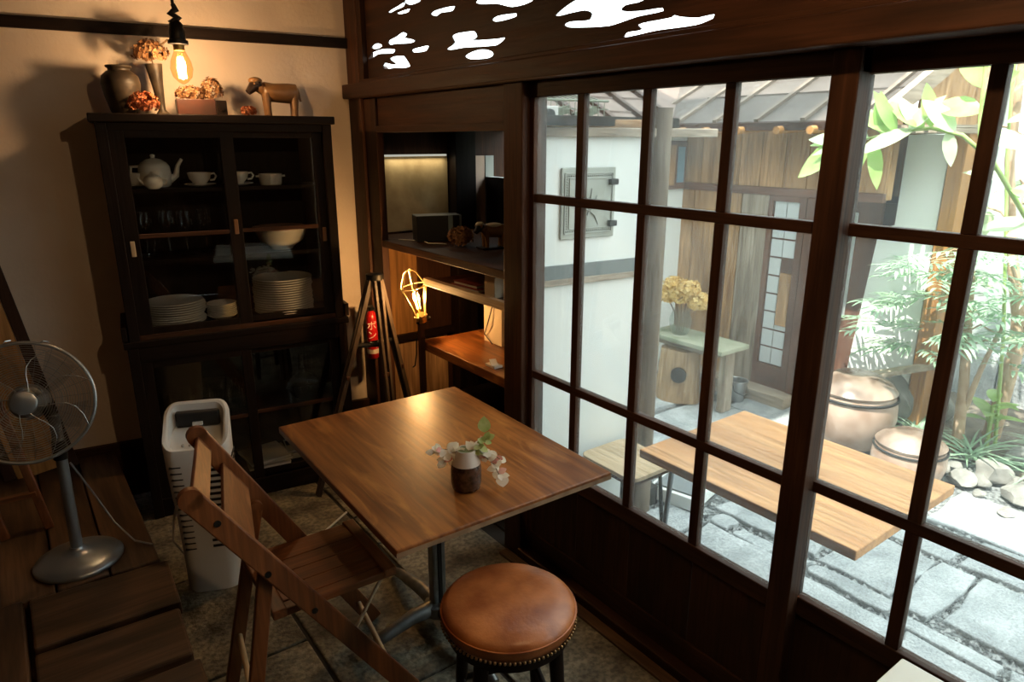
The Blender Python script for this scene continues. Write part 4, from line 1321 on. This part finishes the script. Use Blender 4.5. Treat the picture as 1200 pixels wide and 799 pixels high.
W_, D_ = .226, .16
ZF, TL = .60, .135       # height of the front lip, rise to the back of the rim
rings = [rr(.19, .135, .045, .0), rr(.197, .14, .045, .015), rr(.205, .145, .045, .3), rr(W_, D_, .045, .5), rr(W_+.006, D_+.006, .045, ZF, TL), rr(W_+.002, D_+.002, .044, ZF+.012, TL),
         rr(W_-.02, D_-.02, .038, ZF+.014, TL), rr(W_-.034, D_-.034, .034, ZF+.006, TL), rr(W_-.036, D_-.036, .034, ZF-.022, TL*.62)]
MB(T).loft(rings).build('body', PLASTIC, t, smooth=40)
MB(T).box(-.078, .078, .036, .064, .655, .717).build('handle_opening', SLOT, t, bev=.008)
MB(T).box(-.018, .018, .024, .04, .664, .678).build('latch', PLASTIC, t, bev=.002)
for i in range(5):
    MB(T).tube([(-.05+.025*i, -.025, .605), (-.05+.025*i, -.026, .614)], .005, 10).build('button', mat('grey_button', (.5, .48, .45), .4), t)
SL = MB(T)
for i in range(15):
    z = .545-.025*i
    wd = (.205+(W_-.205)*max(0, (z-.3)/.2))
    SL.box(wd/2-.085, wd/2-.02, -.0735-.0085*max(0, (z-.3)/.2), -.06, z, z+.011)
    SL.box(wd/2-.004, wd/2+.0015, -.045, .05, z, z+.011)
    SL.box(-wd/2+.02, -wd/2+.06, -.0735-.0085*max(0, (z-.3)/.2), -.06, z, z+.004)
SL.build('slots', SLOT, t, kind='stuff')
MB().tube([(.375, 2.68, .12), (.34, 2.68, .2), (.35, 2.66, .3), (.37, 2.65, .38)], .004, 6).build('power_cord', WCORD, t, smooth=60)

# ---- cords on the floor
MB().tube([(.56, 2.66, .006), (.66, 2.62, .006), (.8, 2.72, .006), (.95, 2.70, .006), (1.1, 2.8, .006)], .005, 7).build('white_cable', WCORD, None, smooth=60, at=(.8, 2.7, 0), label='white power cord lying on the stone floor under the cafe table', cat='cable')
MB().tube([(.72, 2.42, .005), (.84, 2.52, .005), (.95, 2.66, .005), (1.15, 2.75, .005)], .004, 7).build('black_cable', CORD, None, smooth=60, at=(.85, 2.5, 0), label='black power cord on the stone floor crossing the white one', cat='cable')

# ---- tilted boards leaning by the fan
t = thing('leaning_board', 'tall dark-edged wooden board leaning against the plaster behind the fan', 'board', (-.1, 3.55, .25))
LB = lambda x0, wx, wy, m, n_: MB().bar((x0+.16, 3.55, .252), (x0-.06, 3.60, 1.75), wx, wy, up=(0, 1, 0)).build(n_, m, t, bev=.003)
LB(-.07, .045, .03, DARK['z'], 'edge_stile')
LB(-.19, .19, .018, ORANGE['z'], 'panel')
LB(-.31, .045, .03, DARK['z'], 'edge_stile')
t = thing('folded_rack', 'narrow amber wooden slat rack leaning low behind the fan base', 'rack', (-.1, 3.0, .25))
for x in (-.06, -.2):
    MB().bar((x+.02, 2.98, .252), (x-.08, 3.12, .9), .03, .04, up=(0, 1, 0)).build('slat', CHAIRW['z'], t, bev=.003)
MB().bar((-.06, 3.0, .4), (-.2, 3.0, .4), .03, .02).build('cross_bar', CHAIRW['x'], t, bev=.003)

# ---- things in the alcove
ZS = 1.216
T = rotz(-.3, (1.80, 3.04, ZS))
t = thing('desktop_radio', 'black box radio with two pale grey strips on the alcove counter', 'radio', (1.80, 3.04, ZS), -.3)
MB(T).box(-.13, .1, -.06, .06, 0, .13).build('case', mat('black_plastic', (.012, .014, .015), .4), t, bev=.004)
GS = mat('blue_grey_strip', (.16, .22, .24), .3)
MB(T).box(.03, .052, -.064, -.06, .03, .128).build('pale_strip', GS, t)
MB(T).box(.088, .098, -.064, -.06, .0, .128).build('pale_strip', GS, t)
O = V((1.76, 2.78, ZS+.047))
petal_ball(MB(), O, .055, 110, .016, 1.1, .8).build('dried_hydrangea', DRY, None, at=tuple(O), normals=False, label='brown dried hydrangea head lying before the black radio on the counter', cat='flower')
O = V((1.86, 2.655, ZS+.008))
wt = wooden_animal('toy_sheep', 'little wooden sheep with black face and white woolly back on the counter', O, rotz(SKEW, O), .8, FIG, IRON, mat('white_wool', (.7, .66, .55), .8))
MB(rotz(SKEW, O)).box(-.07, .07, -.04, .04, -.008, 0).build('stand', BLACKW['x'], wt, bev=.002)
MB(rotz(SKEW, O)).ell((0, 0, .098), (.05, .024, .014), 14, 8).build('wool_back', bpy.data.materials['white_wool'], wt, smooth=60)
MB().tube([(1.62, 3.15, ZS+.004), (1.7, 3.05, ZS+.004), (1.68, 2.95, ZS+.004), (1.74, 2.88, ZS+.004)], .003, 6).build('thin_cable', WCORD, None, smooth=60, at=(1.7, 3.0, ZS), label='thin pale cable lying on the alcove counter before the radio', cat='cable')
RB = [((.28, .05, .035), 'red covered book lying lowest on the narrow shelf', 0, .14, .2), ((.2, .035, .03), 'dark red book lying on top of another on the narrow shelf', .016, .13, .17)]
for c, l, dz, w, h in RB:
    t = thing('book', l, 'book', (1.66, 2.50, 1.0755+dz), .08, 'books on the narrow shelf')
    T = rotz(.08, (1.66, 2.50, 1.0755+dz))
    MB(T).box(-w/2+.003, w/2-.003, -h/2+.003, h/2-.003, .002, .013).build('pages', WCORD, t)
    MB(T).box(-w/2, w/2, -h/2, h/2, .013, .0155).box(-w/2, w/2, -h/2, h/2, 0, .002).box(w/2-.003, w/2, -h/2, h/2, 0, .0155).build('cover', mat('cover_'+l[:8], c, .4), t)
t = thing('tissue_box', 'cream cardboard box standing beside the red books on the narrow shelf', 'box', (1.64, 2.31, 1.0755))
MB().box(1.60, 1.70, 2.275, 2.35, 1.0755, 1.168).build('carton', mat('cream_card', (.62, .5, .34), .6), t, bev=.002)
MB().box(1.61, 1.69, 2.272, 2.353, 1.168, 1.171).build('lid', WCORD, t, bev=.001)
t = thing('white_box', 'pale upright box with hanging cables at the back of the desk', 'box', (1.86, 2.62, .763))
MB().box(1.82, 1.9, 2.53, 2.68, .763, .95).build('carton', mat('pale_card', (.6, .5, .36), .6), t, bev=.003)
MB().tube([(1.815, 2.6, .95), (1.80, 2.62, .86), (1.81, 2.66, .80), (1.80, 2.58, .77)], .003, 6).build('cable', CORD, t, smooth=60)
t = thing('card_holder', 'small pale card holder at the front corner of the desk board', 'holder', (1.62, 2.31, .763))
MB().box(1.60, 1.645, 2.28, 2.35, .763, .775).build('tray', WCORD, t, bev=.002)
MB().bar((1.61, 2.29, .776), (1.635, 2.345, .786), .03, .004).build('card', CHINA, t)
t = thing('storage_crate', 'dark open crate with a flat black case on it under the desk', 'crate', (1.88, 2.75, .0))
for a in ((1.72, 2.06, 2.60, 2.615), (1.72, 2.06, 2.885, 2.9), (1.72, 1.735, 2.615, 2.885), (2.045, 2.06, 2.615, 2.885)):
    MB().box(*a, .01, .42).build('side_panel', BLACKW['x'], t, bev=.002)
MB().box(1.735, 2.045, 2.615, 2.885, .0, .02).build('bottom_panel', BLACKW['x'], t)
t = thing('flat_case', 'flat black case lying across the crate below the desk', 'case', (1.88, 2.75, .421))
MB().box(1.74, 2.03, 2.62, 2.88, .421, .45).build('case_body', mat('matte_black', (.02, .02, .022), .4), t, bev=.004)
MB().tube([(1.735, 2.7, .435), (1.715, 2.7, .435), (1.715, 2.8, .435), (1.735, 2.8, .435)], .005, 7).build('handle', STEEL, t, smooth=60)
t = thing('wire_rack', 'bent steel wire rack in the shadow under the desk', 'rack', (1.66, 2.7, 0))
for y in (2.62, 2.72, 2.82):
    MB().tube([(1.60, y, 0), (1.60, y, .38), (1.69, y, .42), (1.69, y, 0)], .006, 8).build('wire', STEEL, t, smooth=60)
MB().tube([(1.60, 2.62, .38), (1.60, 2.82, .38)], .005, 8).build('cross_wire', STEEL, t, smooth=60)

# ---- corner of the white table next to the camera
t = thing('white_side_table', 'corner of a plain white table top below the window sill', 'table', (.95, .12, 0))
MB().box(.62, 1.262, -.45, .432, .722, .75).build('table_top', mat('white_laminate', (.7, .72, .66), .4), t, bev=.004)
MB().lathe([(.03, .02), (.03, .722)], (.95, .0, 0), 16).build('column', IRON, t, smooth=40)
MB().lathe([(.22, 0), (.22, .012), (.03, .03)], (.95, .0, 0), 30).build('foot', IRON, t, smooth=40)

# ================================================================== THINGS IN THE COURTYARD
G = -.08
t = thing('courtyard_table', 'long orange-brown wooden table outside the window with thin splayed legs', 'table', (2.1, 1.18, G))
MB().box(1.782, 2.425, .772, 1.598, .566, .60).build('table_top', TOPW['y'], t, bev=.004)
for x, y, dx, dy in ((1.86, 1.5, -.02, .03),):
    MB().tube([(x, y, .566), (x+dx, y+dy, G)], [.011, .008], 10).build('leg', GREYM, t, smooth=50)
MB().tube([(2.25, 1.19, .566), (2.25, 1.19, G)], .016, 12).build('column', GREYM, t, smooth=50)
MB().box(2.05, 2.4, 1.02, 1.36, .55, .566).build('top_plate', IRON, t, bev=.002)
MB().lathe([(.11, G), (.11, G+.012), (.018, G+.03)], (2.25, 1.19, 0), 24).build('foot', IRON, t, smooth=40)
t = thing('plywood_stool', 'square pale plywood stool with rounded corners beside the white wall', 'stool', (2.08, 1.94, G))
MB(Mx.Translation((2.085, 1.935, 0))).prism([(p[0], p[1]) for p in rr(.29, .33, .045, 0)], .325, .345).build('seat', PLYW['y'], t, bev=.003)
MB(Mx.Translation((2.085, 1.935, 0))).prism([(p[0], p[1]) for p in rr(.284, .324, .042, 0)], .31, .325).build('seat_core', DARK['y'], t)
for sx in (-1, 1):
    for sy in (-1, 1):
        MB().tube([(2.085+sx*.09, 1.935+sy*.11, .31), (2.085+sx*.115, 1.935+sy*.135, G)], .009, 8).build('leg', IRON, t, smooth=50)
t = thing('door_step', 'low white-edged step with grey mat beside the weathered post', 'step', (2.66, 2.06, G))
MB(rotz(.25, (2.66, 2.06, 0))).box(-.15, .15, -.13, .13, G, -.01).build('white_frame', WHITEP, t, bev=.005)
MB(rotz(.25, (2.66, 2.06, 0))).box(-.125, .125, -.105, .105, -.012, .0).build('grey_mat', mat('grey_mat', (.14, .16, .17), .9, c2=(.24, .26, .27), ns=120, bump=.4, bs=160), t)

# cast iron plate on the white wall
O = OW @ V((.3, -.012, 1.455))
t = thing('iron_plate', 'grey relief plate with plant motif and beaded border on the white wall', 'plaque', tuple(O), SKEW)
GP = mat('grey_relief_metal', (.3, .31, .27), .55, .3, c2=(.4, .41, .37), ns=10)
b0 = OW @ Mx.Translation((.335, 0, 1.455))
MB(b0).box(-.135, .135, -.012, -.002, -.145, .145).build('plate', GP, t, bev=.003)
for a in ((-.12, .12, .12, .125), (-.12, .12, -.125, -.12), (-.122, -.117, -.12, .12), (.117, .122, -.12, .12), (-.1, .1, .1, .104), (-.1, .1, -.104, -.1), (-.1, -.096, -.1, .1)):
    MB(b0).box(a[0], a[1], -.017, -.012, a[2], a[3]).build('border_rib', GP, t, bev=.001)
bd = MB(b0)
for i in range(22):
    for z in (.112, -.112):
        bd.ell((-.11+.0105*i, -.013, z), .0038, 6, 4)
for i in range(20):
    bd.ell((-.109, -.013, -.1+.0105*i), .0038, 6, 4)
bd.build('beading', GP, t, kind='stuff', smooth=60)
for p in ([(-.04, .06), (-.045, .02), (-.02, -.01), (-.01, .03)], [(-.02, -.09), (.0, -.03), (.01, .02), (.015, .06)], [(0, -.03), (.03, -.05), (.05, -.09)], [(0, -.04), (.03, .0), (.04, .03)], [(.0, -.03), (-.03, -.02), (-.05, .01)]):
    MB(b0).tube([(x, -.014, z) for x, z in p], [.004]*(len(p)-1)+[.0015], 6).build('relief_stem', GP, t, smooth=60)
for z in (.085, -.088):
    MB(b0).box(.1, .14, -.03, -.01, z-.012, z+.012).build('hinge', IRON, t, bev=.003)
MB(b0).box(-.055, -.005, -.017, -.012, -.09, -.05).build('window_frame', GP, t, bev=.001)
MB(b0).box(-.047, -.013, -.0185, -.017, -.082, -.058).build('dark_opening', SLOT, t)

# lattice basket and white gadget on the beam
O = OW @ V((.27, .1, 1.79))
t = thing('wire_basket', 'greenish wire basket lying on the beam under the lean-to roof', 'basket', tuple(O), SKEW)
WG = mat('green_wire', (.24, .27, .2), .6)
bm_ = MB(OW)
for i in range(16):
    x = -.0+.029*i
    bm_.tube([(x, .04, 1.795), (x, .04, 1.86), (x+.02, .24, 1.9)], .0022, 4)
for z, y in ((1.8, .04), (1.83, .04), (1.86, .04), (1.87, .11), (1.885, .18), (1.9, .24)):
    bm_.tube([(-.0, y, z), (.455, y, z)], .0026, 4)
bm_.build('wire_mesh', WG, t, kind='stuff')
MB(OW).tube([(0, .04, 1.862), (.455, .04, 1.862)], .005, 6).build('rim', WG, t)
for i in range(3):
    MB(OW).bar((.03+.14*i, .08, 1.80), (.15+.14*i, .1, 1.83), .03, .03).build('wrapped_bundle', mat('moss_green%d' % i, (.15, .17, .11), .9), t)
O = OW @ V((.12, -.0, 1.792))
t = thing('white_camera', 'small white box camera with dark round lens on the beam corner', 'camera', tuple(O), SKEW)
MB(OW).box(.075, .17, -.025, .03, 1.792, 1.835).build('case', PLASTIC, t, bev=.004)
MB(OW).tube([(.125, -.026, 1.805), (.125, -.04, 1.803)], .02, 16).build('lens', SLOT, t, smooth=40)

# bench, log stump, vase of hydrangea, bucket
MOSS = mat('mossy_board', (.26, .29, .19), .85, c2=(.4, .4, .3), ns=9)
t = thing('mossy_bench', 'greenish weathered plank bench laid over a log stump by the far wall', 'bench', (3.78, 2.9, G))
MB().box(3.63, 3.93, 2.60, 3.26, .352, .385).build('bench_board', MOSS, t, bev=.006)
MB().bar((3.78, 2.66, .352), (3.79, 2.66, G), .10, .05, up=(0, 1, 0)).build('leg', WEATH['z'], t, bev=.005)
MB().box(3.7, 3.86, 2.7, 3.2, .30, .352).build('under_rail', WEATH['y'], t, bev=.004)
t = thing('log_stump', 'squat sawn log with black round hole under the mossy bench', 'log', (3.74, 3.02, G))
rk = random.Random(5)
LT = rotz(math.radians(20), (3.72, 3.01, 0))
rings = []
for z, s in ((G, 1.12), (G+.1, 1.05), (.12, 1.0), (.295, .93)):
    rings.append([((.10+.008*math.sin(3*a+z*9))*s*math.cos(a)*1.0, .15*s*math.sin(a)*(1+.03*math.sin(5*a+z*7)), z) for a in [i*2*PI/22 for i in range(22)]])
MB(LT).loft(rings).build('log_body', woods('log', (.34, .2, .1), (.6, .42, .25), rough=.8, s=.8, bump=.4)['z'], t, smooth=40)
fdir = V((-.78, -.62, 0)).normalized()
MB().tube([V((3.735, 3.02, .13))+fdir*.06, V((3.735, 3.02, .13))+fdir*.142], .054, 24).build('round_hole', SLOT, t, smooth=40)
O = V((3.76, 3.06, .386))
t = thing('glass_vase', 'clear ribbed glass vase of yellow hydrangeas on the mossy bench', 'vase', tuple(O))
T = Mx.Translation(O)
MB(T).lathe([(.05, 0), (.06, .01), (.075, .06), (.078, .11), (.06, .16), (.062, .18)], n=22, cap=(True, False)).build('vase_glass', glass('thick_vase_glass', (.82, .86, .84), ior=1.5, haze=.12), t, smooth=30)
for i, (x, y, z, r) in enumerate(((0, 0, .28, .085), (.03, -.12, .25, .075), (-.04, .11, .27, .078), (0, -.06, .33, .075), (-.02, .06, .335, .075))):
    petal_ball(MB(T), (x, y, z), r, 120, .021, 1, .85).build('flower_head', YEL, t, normals=False, kind='stuff')
    MB(T).tube([(x*.2, y*.2, .02), (x*.4, y*.4, .15), (x, y, z)], .004, 6).build('stem', STEMG, t, smooth=60)
O = V((4.03, 2.73, G))
t = thing('tin_bucket', 'small shiny tin bucket at the foot of the plank wall', 'bucket', tuple(O))
MB(Mx.Translation(O)).lathe([(.05, 0), (.068, .15), (.064, .15), (.046, .008)], n=22).build('pail', STEEL, t, smooth=40)
MB(Mx.Translation(O)).tube([(.068*math.cos(k*PI/12), .068*math.sin(k*PI/12), .15) for k in range(24)], .005, 6, True).build('rim', STEEL, t, smooth=60)
MB(Mx.Translation(O)).tube([(-.06, 0, .14), (-.075, -.03, .09), (-.03, -.075, .06), (.03, -.075, .06), (.075, -.03, .09), (.06, 0, .14)], .003, 6).build('bail_handle', IRON, t, smooth=60)

# lidded jars
GL1 = mat('ochre_jar_glaze', (.3, .19, .13), .3, c2=(.6, .46, .37), ns=5, spec=.5)
GL2 = mat('brown_lid_glaze', (.1, .065, .045), .25, c2=(.42, .32, .25), ns=6, spec=.5)


def lid_jar(name, label, O, r, h, lh):
    t = thing(name, label, 'jar', tuple(O))
    T = Mx.Translation(O)
    MB(T).lathe([(r*.72, 0), (r*.9, h*.2), (r*1.0, h*.55), (r*.98, h*.8), (r*.9, h)], n=36).build('body', GL1, t, smooth=50)
    MB(T).tube([(r*.97*math.cos(k*PI/20), r*.97*math.sin(k*PI/20), h*.93) for k in range(40)], r*.035, 7, True).build('dark_rope', SLOT, t, smooth=60)
    MB(T).lathe([(r*.93, h), (r*.95, h+.015), (r*.82, h+lh*.55), (r*.55, h+lh*.9), (r*.5, h+lh), (r*.05, h+lh*1.02)], n=36).build('lid', GL2, t, smooth=40)


lid_jar('big_jar', 'big brown lidded ceramic jar behind the courtyard table', V((4.02, 1.90, G)), .245, .33, .1)
lid_jar('low_jar', 'low squat lidded jar at the corner of the courtyard table', V((3.78, 1.45, G)), .185, .2, .07)

# garden stones
RK = mat('garden_rock', (.16, .16, .145), .9, c2=(.34, .33, .3), ns=7, bump=.6, bs=20, det=8)


def rock(O, r, seed, label, mt=RK):
    q = random.Random(seed)
    bm = bmesh.new()
    bmesh.ops.create_icosphere(bm, subdivisions=3, radius=1)
    ph = [(V((q.uniform(-1, 1), q.uniform(-1, 1), q.uniform(-1, 1))).normalized(), q.uniform(.55, .95)) for _ in range(9)]
    for v in bm.verts:
        for n_, c in ph:
            d = v.co.dot(n_)
            if d > c:
                v.co -= n_*(d-c)
        v.co = V((v.co.x*r[0], v.co.y*r[1], v.co.z*r[2]))
    me = bpy.data.meshes.new('garden_stone')
    bm.to_mesh(me)
    bm.free()
    me.polygons.foreach_set('use_smooth', [True]*len(me.polygons))
    me.set_sharp_from_angle(angle=math.radians(28))
    me.materials.append(mt)
    o = bpy.data.objects.new('garden_stone', me)
    o.location = O
    o['label'], o['category'], o['group'] = label, 'stone', 'stones edging the garden bed'
    C.objects.link(o)


for i, (x, y, z, r, l) in enumerate(((4.14, 1.16, -.04, (.08, .11, .07), 'pale angular stone in front of the tree foot'), (4.0, .98, -.05, (.1, .1, .05), 'flat pale stone at the sunny paving edge near the grass'),
                                     (4.45, 1.12, -.03, (.1, .1, .07), 'small stone among the grass blades by the trunks'), (4.25, .80, -.04, (.11, .09, .06), 'grey stone nearest the window frame side of the bed'),
                                     (4.18, 1.46, -.04, (.1, .08, .06), 'pale stone between the low jar and the tree'), (4.5, 1.9, .08, (.2, .16, .19), 'big rounded blue-grey boulder beside the brown post'),
                                     (4.75, 1.72, .02, (.13, .12, .11), 'brownish stone between boulder and trunks'), (3.98, 1.25, -.06, (.08, .08, .05), 'little stone on the paving beside the low jar'))):
    rock((x, y, z), r, 11+i, l)
rq = random.Random(8)
for i in range(22):
    x, y = 3.85+.16*(i % 4)+rq.uniform(-.06, .06), .62+.042*i+rq.uniform(-.05, .05)
    r = rq.uniform(.03, .06)
    rock((x, y, -.075), (r*1.3, r, r*.7), 40+i, 'small loose stone strewn between the sunny paving and the garden bed')
t = MB().bar((4.05, 2.05, .26), (4.6, 1.62, .38), .07, .03).build('grey_plank', WEATH['x'], None, at=(4.3, 1.85, .3), bev=.004, label='grey plank lying slanted behind the big jar', cat='plank')

# trees and undergrowth
BARK = mat('tan_bark', (.38, .25, .15), .85, c2=(.55, .4, .27), ns=14, bump=.4)
GSTEM = mat('green_stem', (.3, .45, .12), .5, c2=(.42, .55, .2), ns=12)
LEAFM = mat('bright_leaf', (.3, .5, .14), .3, c2=(.5, .66, .26), ns=14, trans=.4, var=.3)
LEAFP = mat('pale_leaf', (.52, .66, .4), .3, c2=(.75, .82, .62), ns=12, trans=.4, var=.3)
BAMB = mat('soft_green_blade', (.28, .46, .3), .5, c2=(.5, .66, .48), ns=10, trans=.4)


def frond(mb, p, d, L, n, w, droop=.5, q=random):
    d = V(d).normalized()
    sd = d.cross(V((0, 0, 1))).normalized()
    for i in range(n):
        f = .25+.75*i/max(1, n-1)
        b = V(p)+d*(L*f)-V((0, 0, droop*L*f*f*.5))
        for s in (-1, 1):
            dd = d*(.5+.6*f)+sd*s*(1.0-.5*f)+V((0, 0, q.uniform(-.25, .1)))
            mb.leaf(b, dd, (0, 0, 1), L*.42*q.uniform(.8, 1.15), w, .35)
    return mb


rt = random.Random(21)
t = thing('garden_tree', 'slender tan-barked tree with forked trunk rising from the garden bed', 'tree', (4.75, 1.38, -.06))
MB().tube([(4.75, 1.38, -.1), (4.72, 1.35, .25), (4.70, 1.33, .55), (4.72, 1.36, .72), (4.7, 1.46, 1.1), (4.68, 1.55, 1.6), (4.7, 1.6, 2.3)], [.05, .042, .04, .036, .028, .024, .018], 12).build('trunk', BARK, t, smooth=60)
MB().tube([(4.70, 1.33, .55), (4.74, 1.27, .75), (4.8, 1.22, 1.1), (4.78, 1.3, 1.7), (4.8, 1.35, 2.3)], [.034, .03, .024, .02, .016], 12).build('trunk_fork', BARK, t, smooth=60)
for k in range(7):
    z = 1.2+.16*k
    a = rt.uniform(0, 2*PI)
    p = V((4.72, 1.45, z))
    e = p+V((math.cos(a)*.3, math.sin(a)*.3, .12))
    MB().tube([p, p.lerp(e, .5)+V((0, 0, .04)), e], [.009, .007, .004], 6).build('branch', BARK, t, smooth=60)
    for j in range(4):
        MB().leaf(p.lerp(e, .4+.2*j), V((rt.uniform(-1, 1), rt.uniform(-1, 1), rt.uniform(-.3, .3))), (0, 0, 1), .15, .075, .3).build('leaf', LEAFP, t, normals=False, smooth=60)
t = thing('garden_tree', 'thin straight pale trunk with bamboo-like leaves beside the forked tree', 'tree', (4.42, 1.44, -.06))
MB().tube([(4.42, 1.44, -.1), (4.4, 1.46, .3), (4.36, 1.5, .8), (4.33, 1.57, 1.5), (4.33, 1.62, 2.3)], [.034, .028, .022, .018, .014], 10).build('trunk', BARK, t, smooth=60)
MB().tube([(4.42, 1.44, .18), (4.36, 1.38, .45), (4.3, 1.3, .75)], [.02, .014, .01], 8).build('branch', BARK, t, smooth=60)
bl = MB()
for (x, y, z) in ((4.3, 1.72, .95), (4.25, 1.8, .78), (4.3, 1.62, .62), (4.3, 1.45, .85), (4.3, 1.35, .98), (4.35, 1.25, .8), (4.3, 1.55, 1.1), (4.3, 1.2, .62), (4.35, 1.7, .5), (4.4, 1.1, .9), (4.25, 1.42, .68), (4.2, 1.9, .62), (4.25, 1.75, 1.02), (4.2, 1.65, .82), (4.3, 1.3, 1.12), (4.3, 1.08, .7), (4.35, 1.15, 1.05), (4.3, 1.5, .98), (4.3, 1.25, .5)):
    for k in range(5):
        a = rt.uniform(0, 2*PI)
        frond(bl, (x, y, z), (math.cos(a), math.sin(a), .25), rt.uniform(.2, .32), 6, .02, .6, rt)
bl.build('blades', BAMB, t, kind='stuff', normals=False, smooth=60)
for k in range(7):
    p = V((4.36, 1.5, .55+.09*k))
    q_ = V((4.3, 1.25+.08*k, .62+.07*k))
    MB().tube([p, p.lerp(q_, .5)+V((0, 0, .05)), q_], .005, 5).build('twig', BARK, t)
t = thing('leafy_shrub', 'young plant with bright green leaves between the two trunks', 'plant', (4.55, 1.33, -.06))
MB().tube([(4.55, 1.33, -.08), (4.54, 1.34, .2)], .012, 7).build('stem', GSTEM, t)
for k in range(9):
    a = k*2.4
    MB().leaf((4.54, 1.34, .08+.018*k), (math.cos(a), math.sin(a), .5), (0, 0, 1), .17, .085, .3).build('leaf', LEAFM, t, normals=False, smooth=60)
t = thing('green_cane', 'tall upright green cane stem in front of the tan trunks', 'plant', (4.6, 1.30, -.06))
MB().tube([(4.6, 1.30, -.1), (4.55, 1.36, .6), (4.5, 1.42, 1.1), (4.45, 1.5, 1.7), (4.4, 1.55, 2.4)], [.011, .010, .009, .008, .007], 9).build('cane', GSTEM, t, smooth=60)
for k in range(5):
    MB().leaf((4.55-.03*k, 1.36+.04*k, .6+.3*k), (-.4, 1 if k % 2 else -1, .4), (-.7, -.3, .7), .2, .07, .3).build('leaf', LEAFP, t, normals=False, smooth=60)
# grass-like undergrowth clumps
for gi, (x, y, r, l) in enumerate(((4.3, 1.32, .3, 'clump of arching blades at the foot of the thin trunk'), (4.4, .98, .32, 'wide clump of long arching blades close to the window frame'), (4.75, 1.05, .25, 'clump of blades behind the forked trunk'), (4.42, 1.68, .2, 'small clump of blades beside the boulder'))):
    t = MB()
    for k in range(46):
        a = rt.uniform(0, 2*PI)
        L = r*rt.uniform(.6, 1.2)
        t.leaf((x+rt.uniform(-.05, .05), y+rt.uniform(-.05, .05), -.07), (math.cos(a), math.sin(a), rt.uniform(.5, 1.3)), (0, 0, 1), L, .014, .6)
    t.build('grass_clump', BAMB, None, at=(x, y, -.07), normals=False, smooth=60, label=l, cat='grass', kind='stuff')

# arching branch with big leaves in front of the eave
t = thing('leafy_branch', 'arching green stem with big sunlit leaves reaching across the eave', 'plant', (4.42, 1.0, -.1))
K = 3.4/2.8
w = lambda x, y, z: V((x, y, z))
stem = [(4.42, 1.0, -.1), (4.3, 1.0, .6), (3.85, 1.08, 1.25), (3.5, 1.22, 1.62), (3.4, 1.32, 1.73), (3.4, 1.45, 1.76), (3.4, 1.6, 1.745), (3.4, 1.76, 1.71)]
MB().tube(stem, [.016, .014, .012, .010, .009, .008, .006, .004], 9).build('stem', GSTEM, t, smooth=60)
MB().tube([(3.42, 1.24, 1.62), (3.42, 1.27, 1.8), (3.45, 1.3, 2.05)], [.011, .009, .006], 8).build('stem', GSTEM, t, smooth=60)
BL = [((3.4, 1.75, 1.72), (0, 1, -.05), .3, .09), ((3.4, 1.72, 1.71), (0, .8, .35), .26, .08), ((3.4, 1.6, 1.74), (0, .4, .9), .22, .07), ((3.4, 1.7, 1.71), (0, -.3, -.8), .24, .07),
      ((3.4, 1.82, 1.70), (0, .9, -.6), .3, .15), ((3.4, 1.55, 1.75), (0, -.6, .7), .2, .08), ((3.4, 1.62, 1.74), (0, .7, .5), .24, .09), ((3.4, 1.45, 1.76), (0, .2, .95), .2, .07),
      ((3.4, 1.78, 1.705), (0, .9, -.25), .22, .05), ((3.4, 1.70, 1.72), (0, .35, -.75), .27, .055), ((3.4, 1.5, 1.75), (0, .55, .8), .2, .06), ((3.42, 1.27, 1.82), (0, .9, .25), .2, .13),
      ((3.42, 1.27, 1.85), (0, -.6, .7), .18, .09), ((3.42, 1.26, 1.74), (0, -.8, -.2), .22, .1), ((3.6, 1.17, 1.5), (0, -.9, -.1), .24, .1), ((3.75, 1.1, 1.35), (0, .7, -.1), .22, .09), ((3.9, 1.08, 1.2), (0, -.8, .3), .22, .09), ((3.4, 1.74, 1.70), (0, 1, .12), .32, .12), ((3.4, 1.52, 1.755), (0, .8, -.35), .26, .09), ((3.4, 1.66, 1.73), (0, .1, 1), .2, .08), ((3.4, 1.48, 1.76), (0, .75, .6), .22, .1), ((3.4, 1.35, 1.74), (0, .6, .75), .2, .1),
      ((3.43, 1.29, 1.92), (0, .5, .8), .2, .09), ((3.45, 1.3, 2.0), (0, -.5, .6), .2, .09), ((4.1, 1.03, .9), (0, -.7, .2), .22, .08), ((3.4, 1.38, 1.75), (0, -.3, -.9), .16, .06)]
for b, d, L, wd in BL:
    MB().leaf(b, V(d)+V((rt.uniform(-.35, .1), 0, 0)), V((-.75, -.3, .75)), L, wd, .12).build('leaf', LEAFM if rt.random() < .45 else LEAFP, t, normals=False, smooth=60)
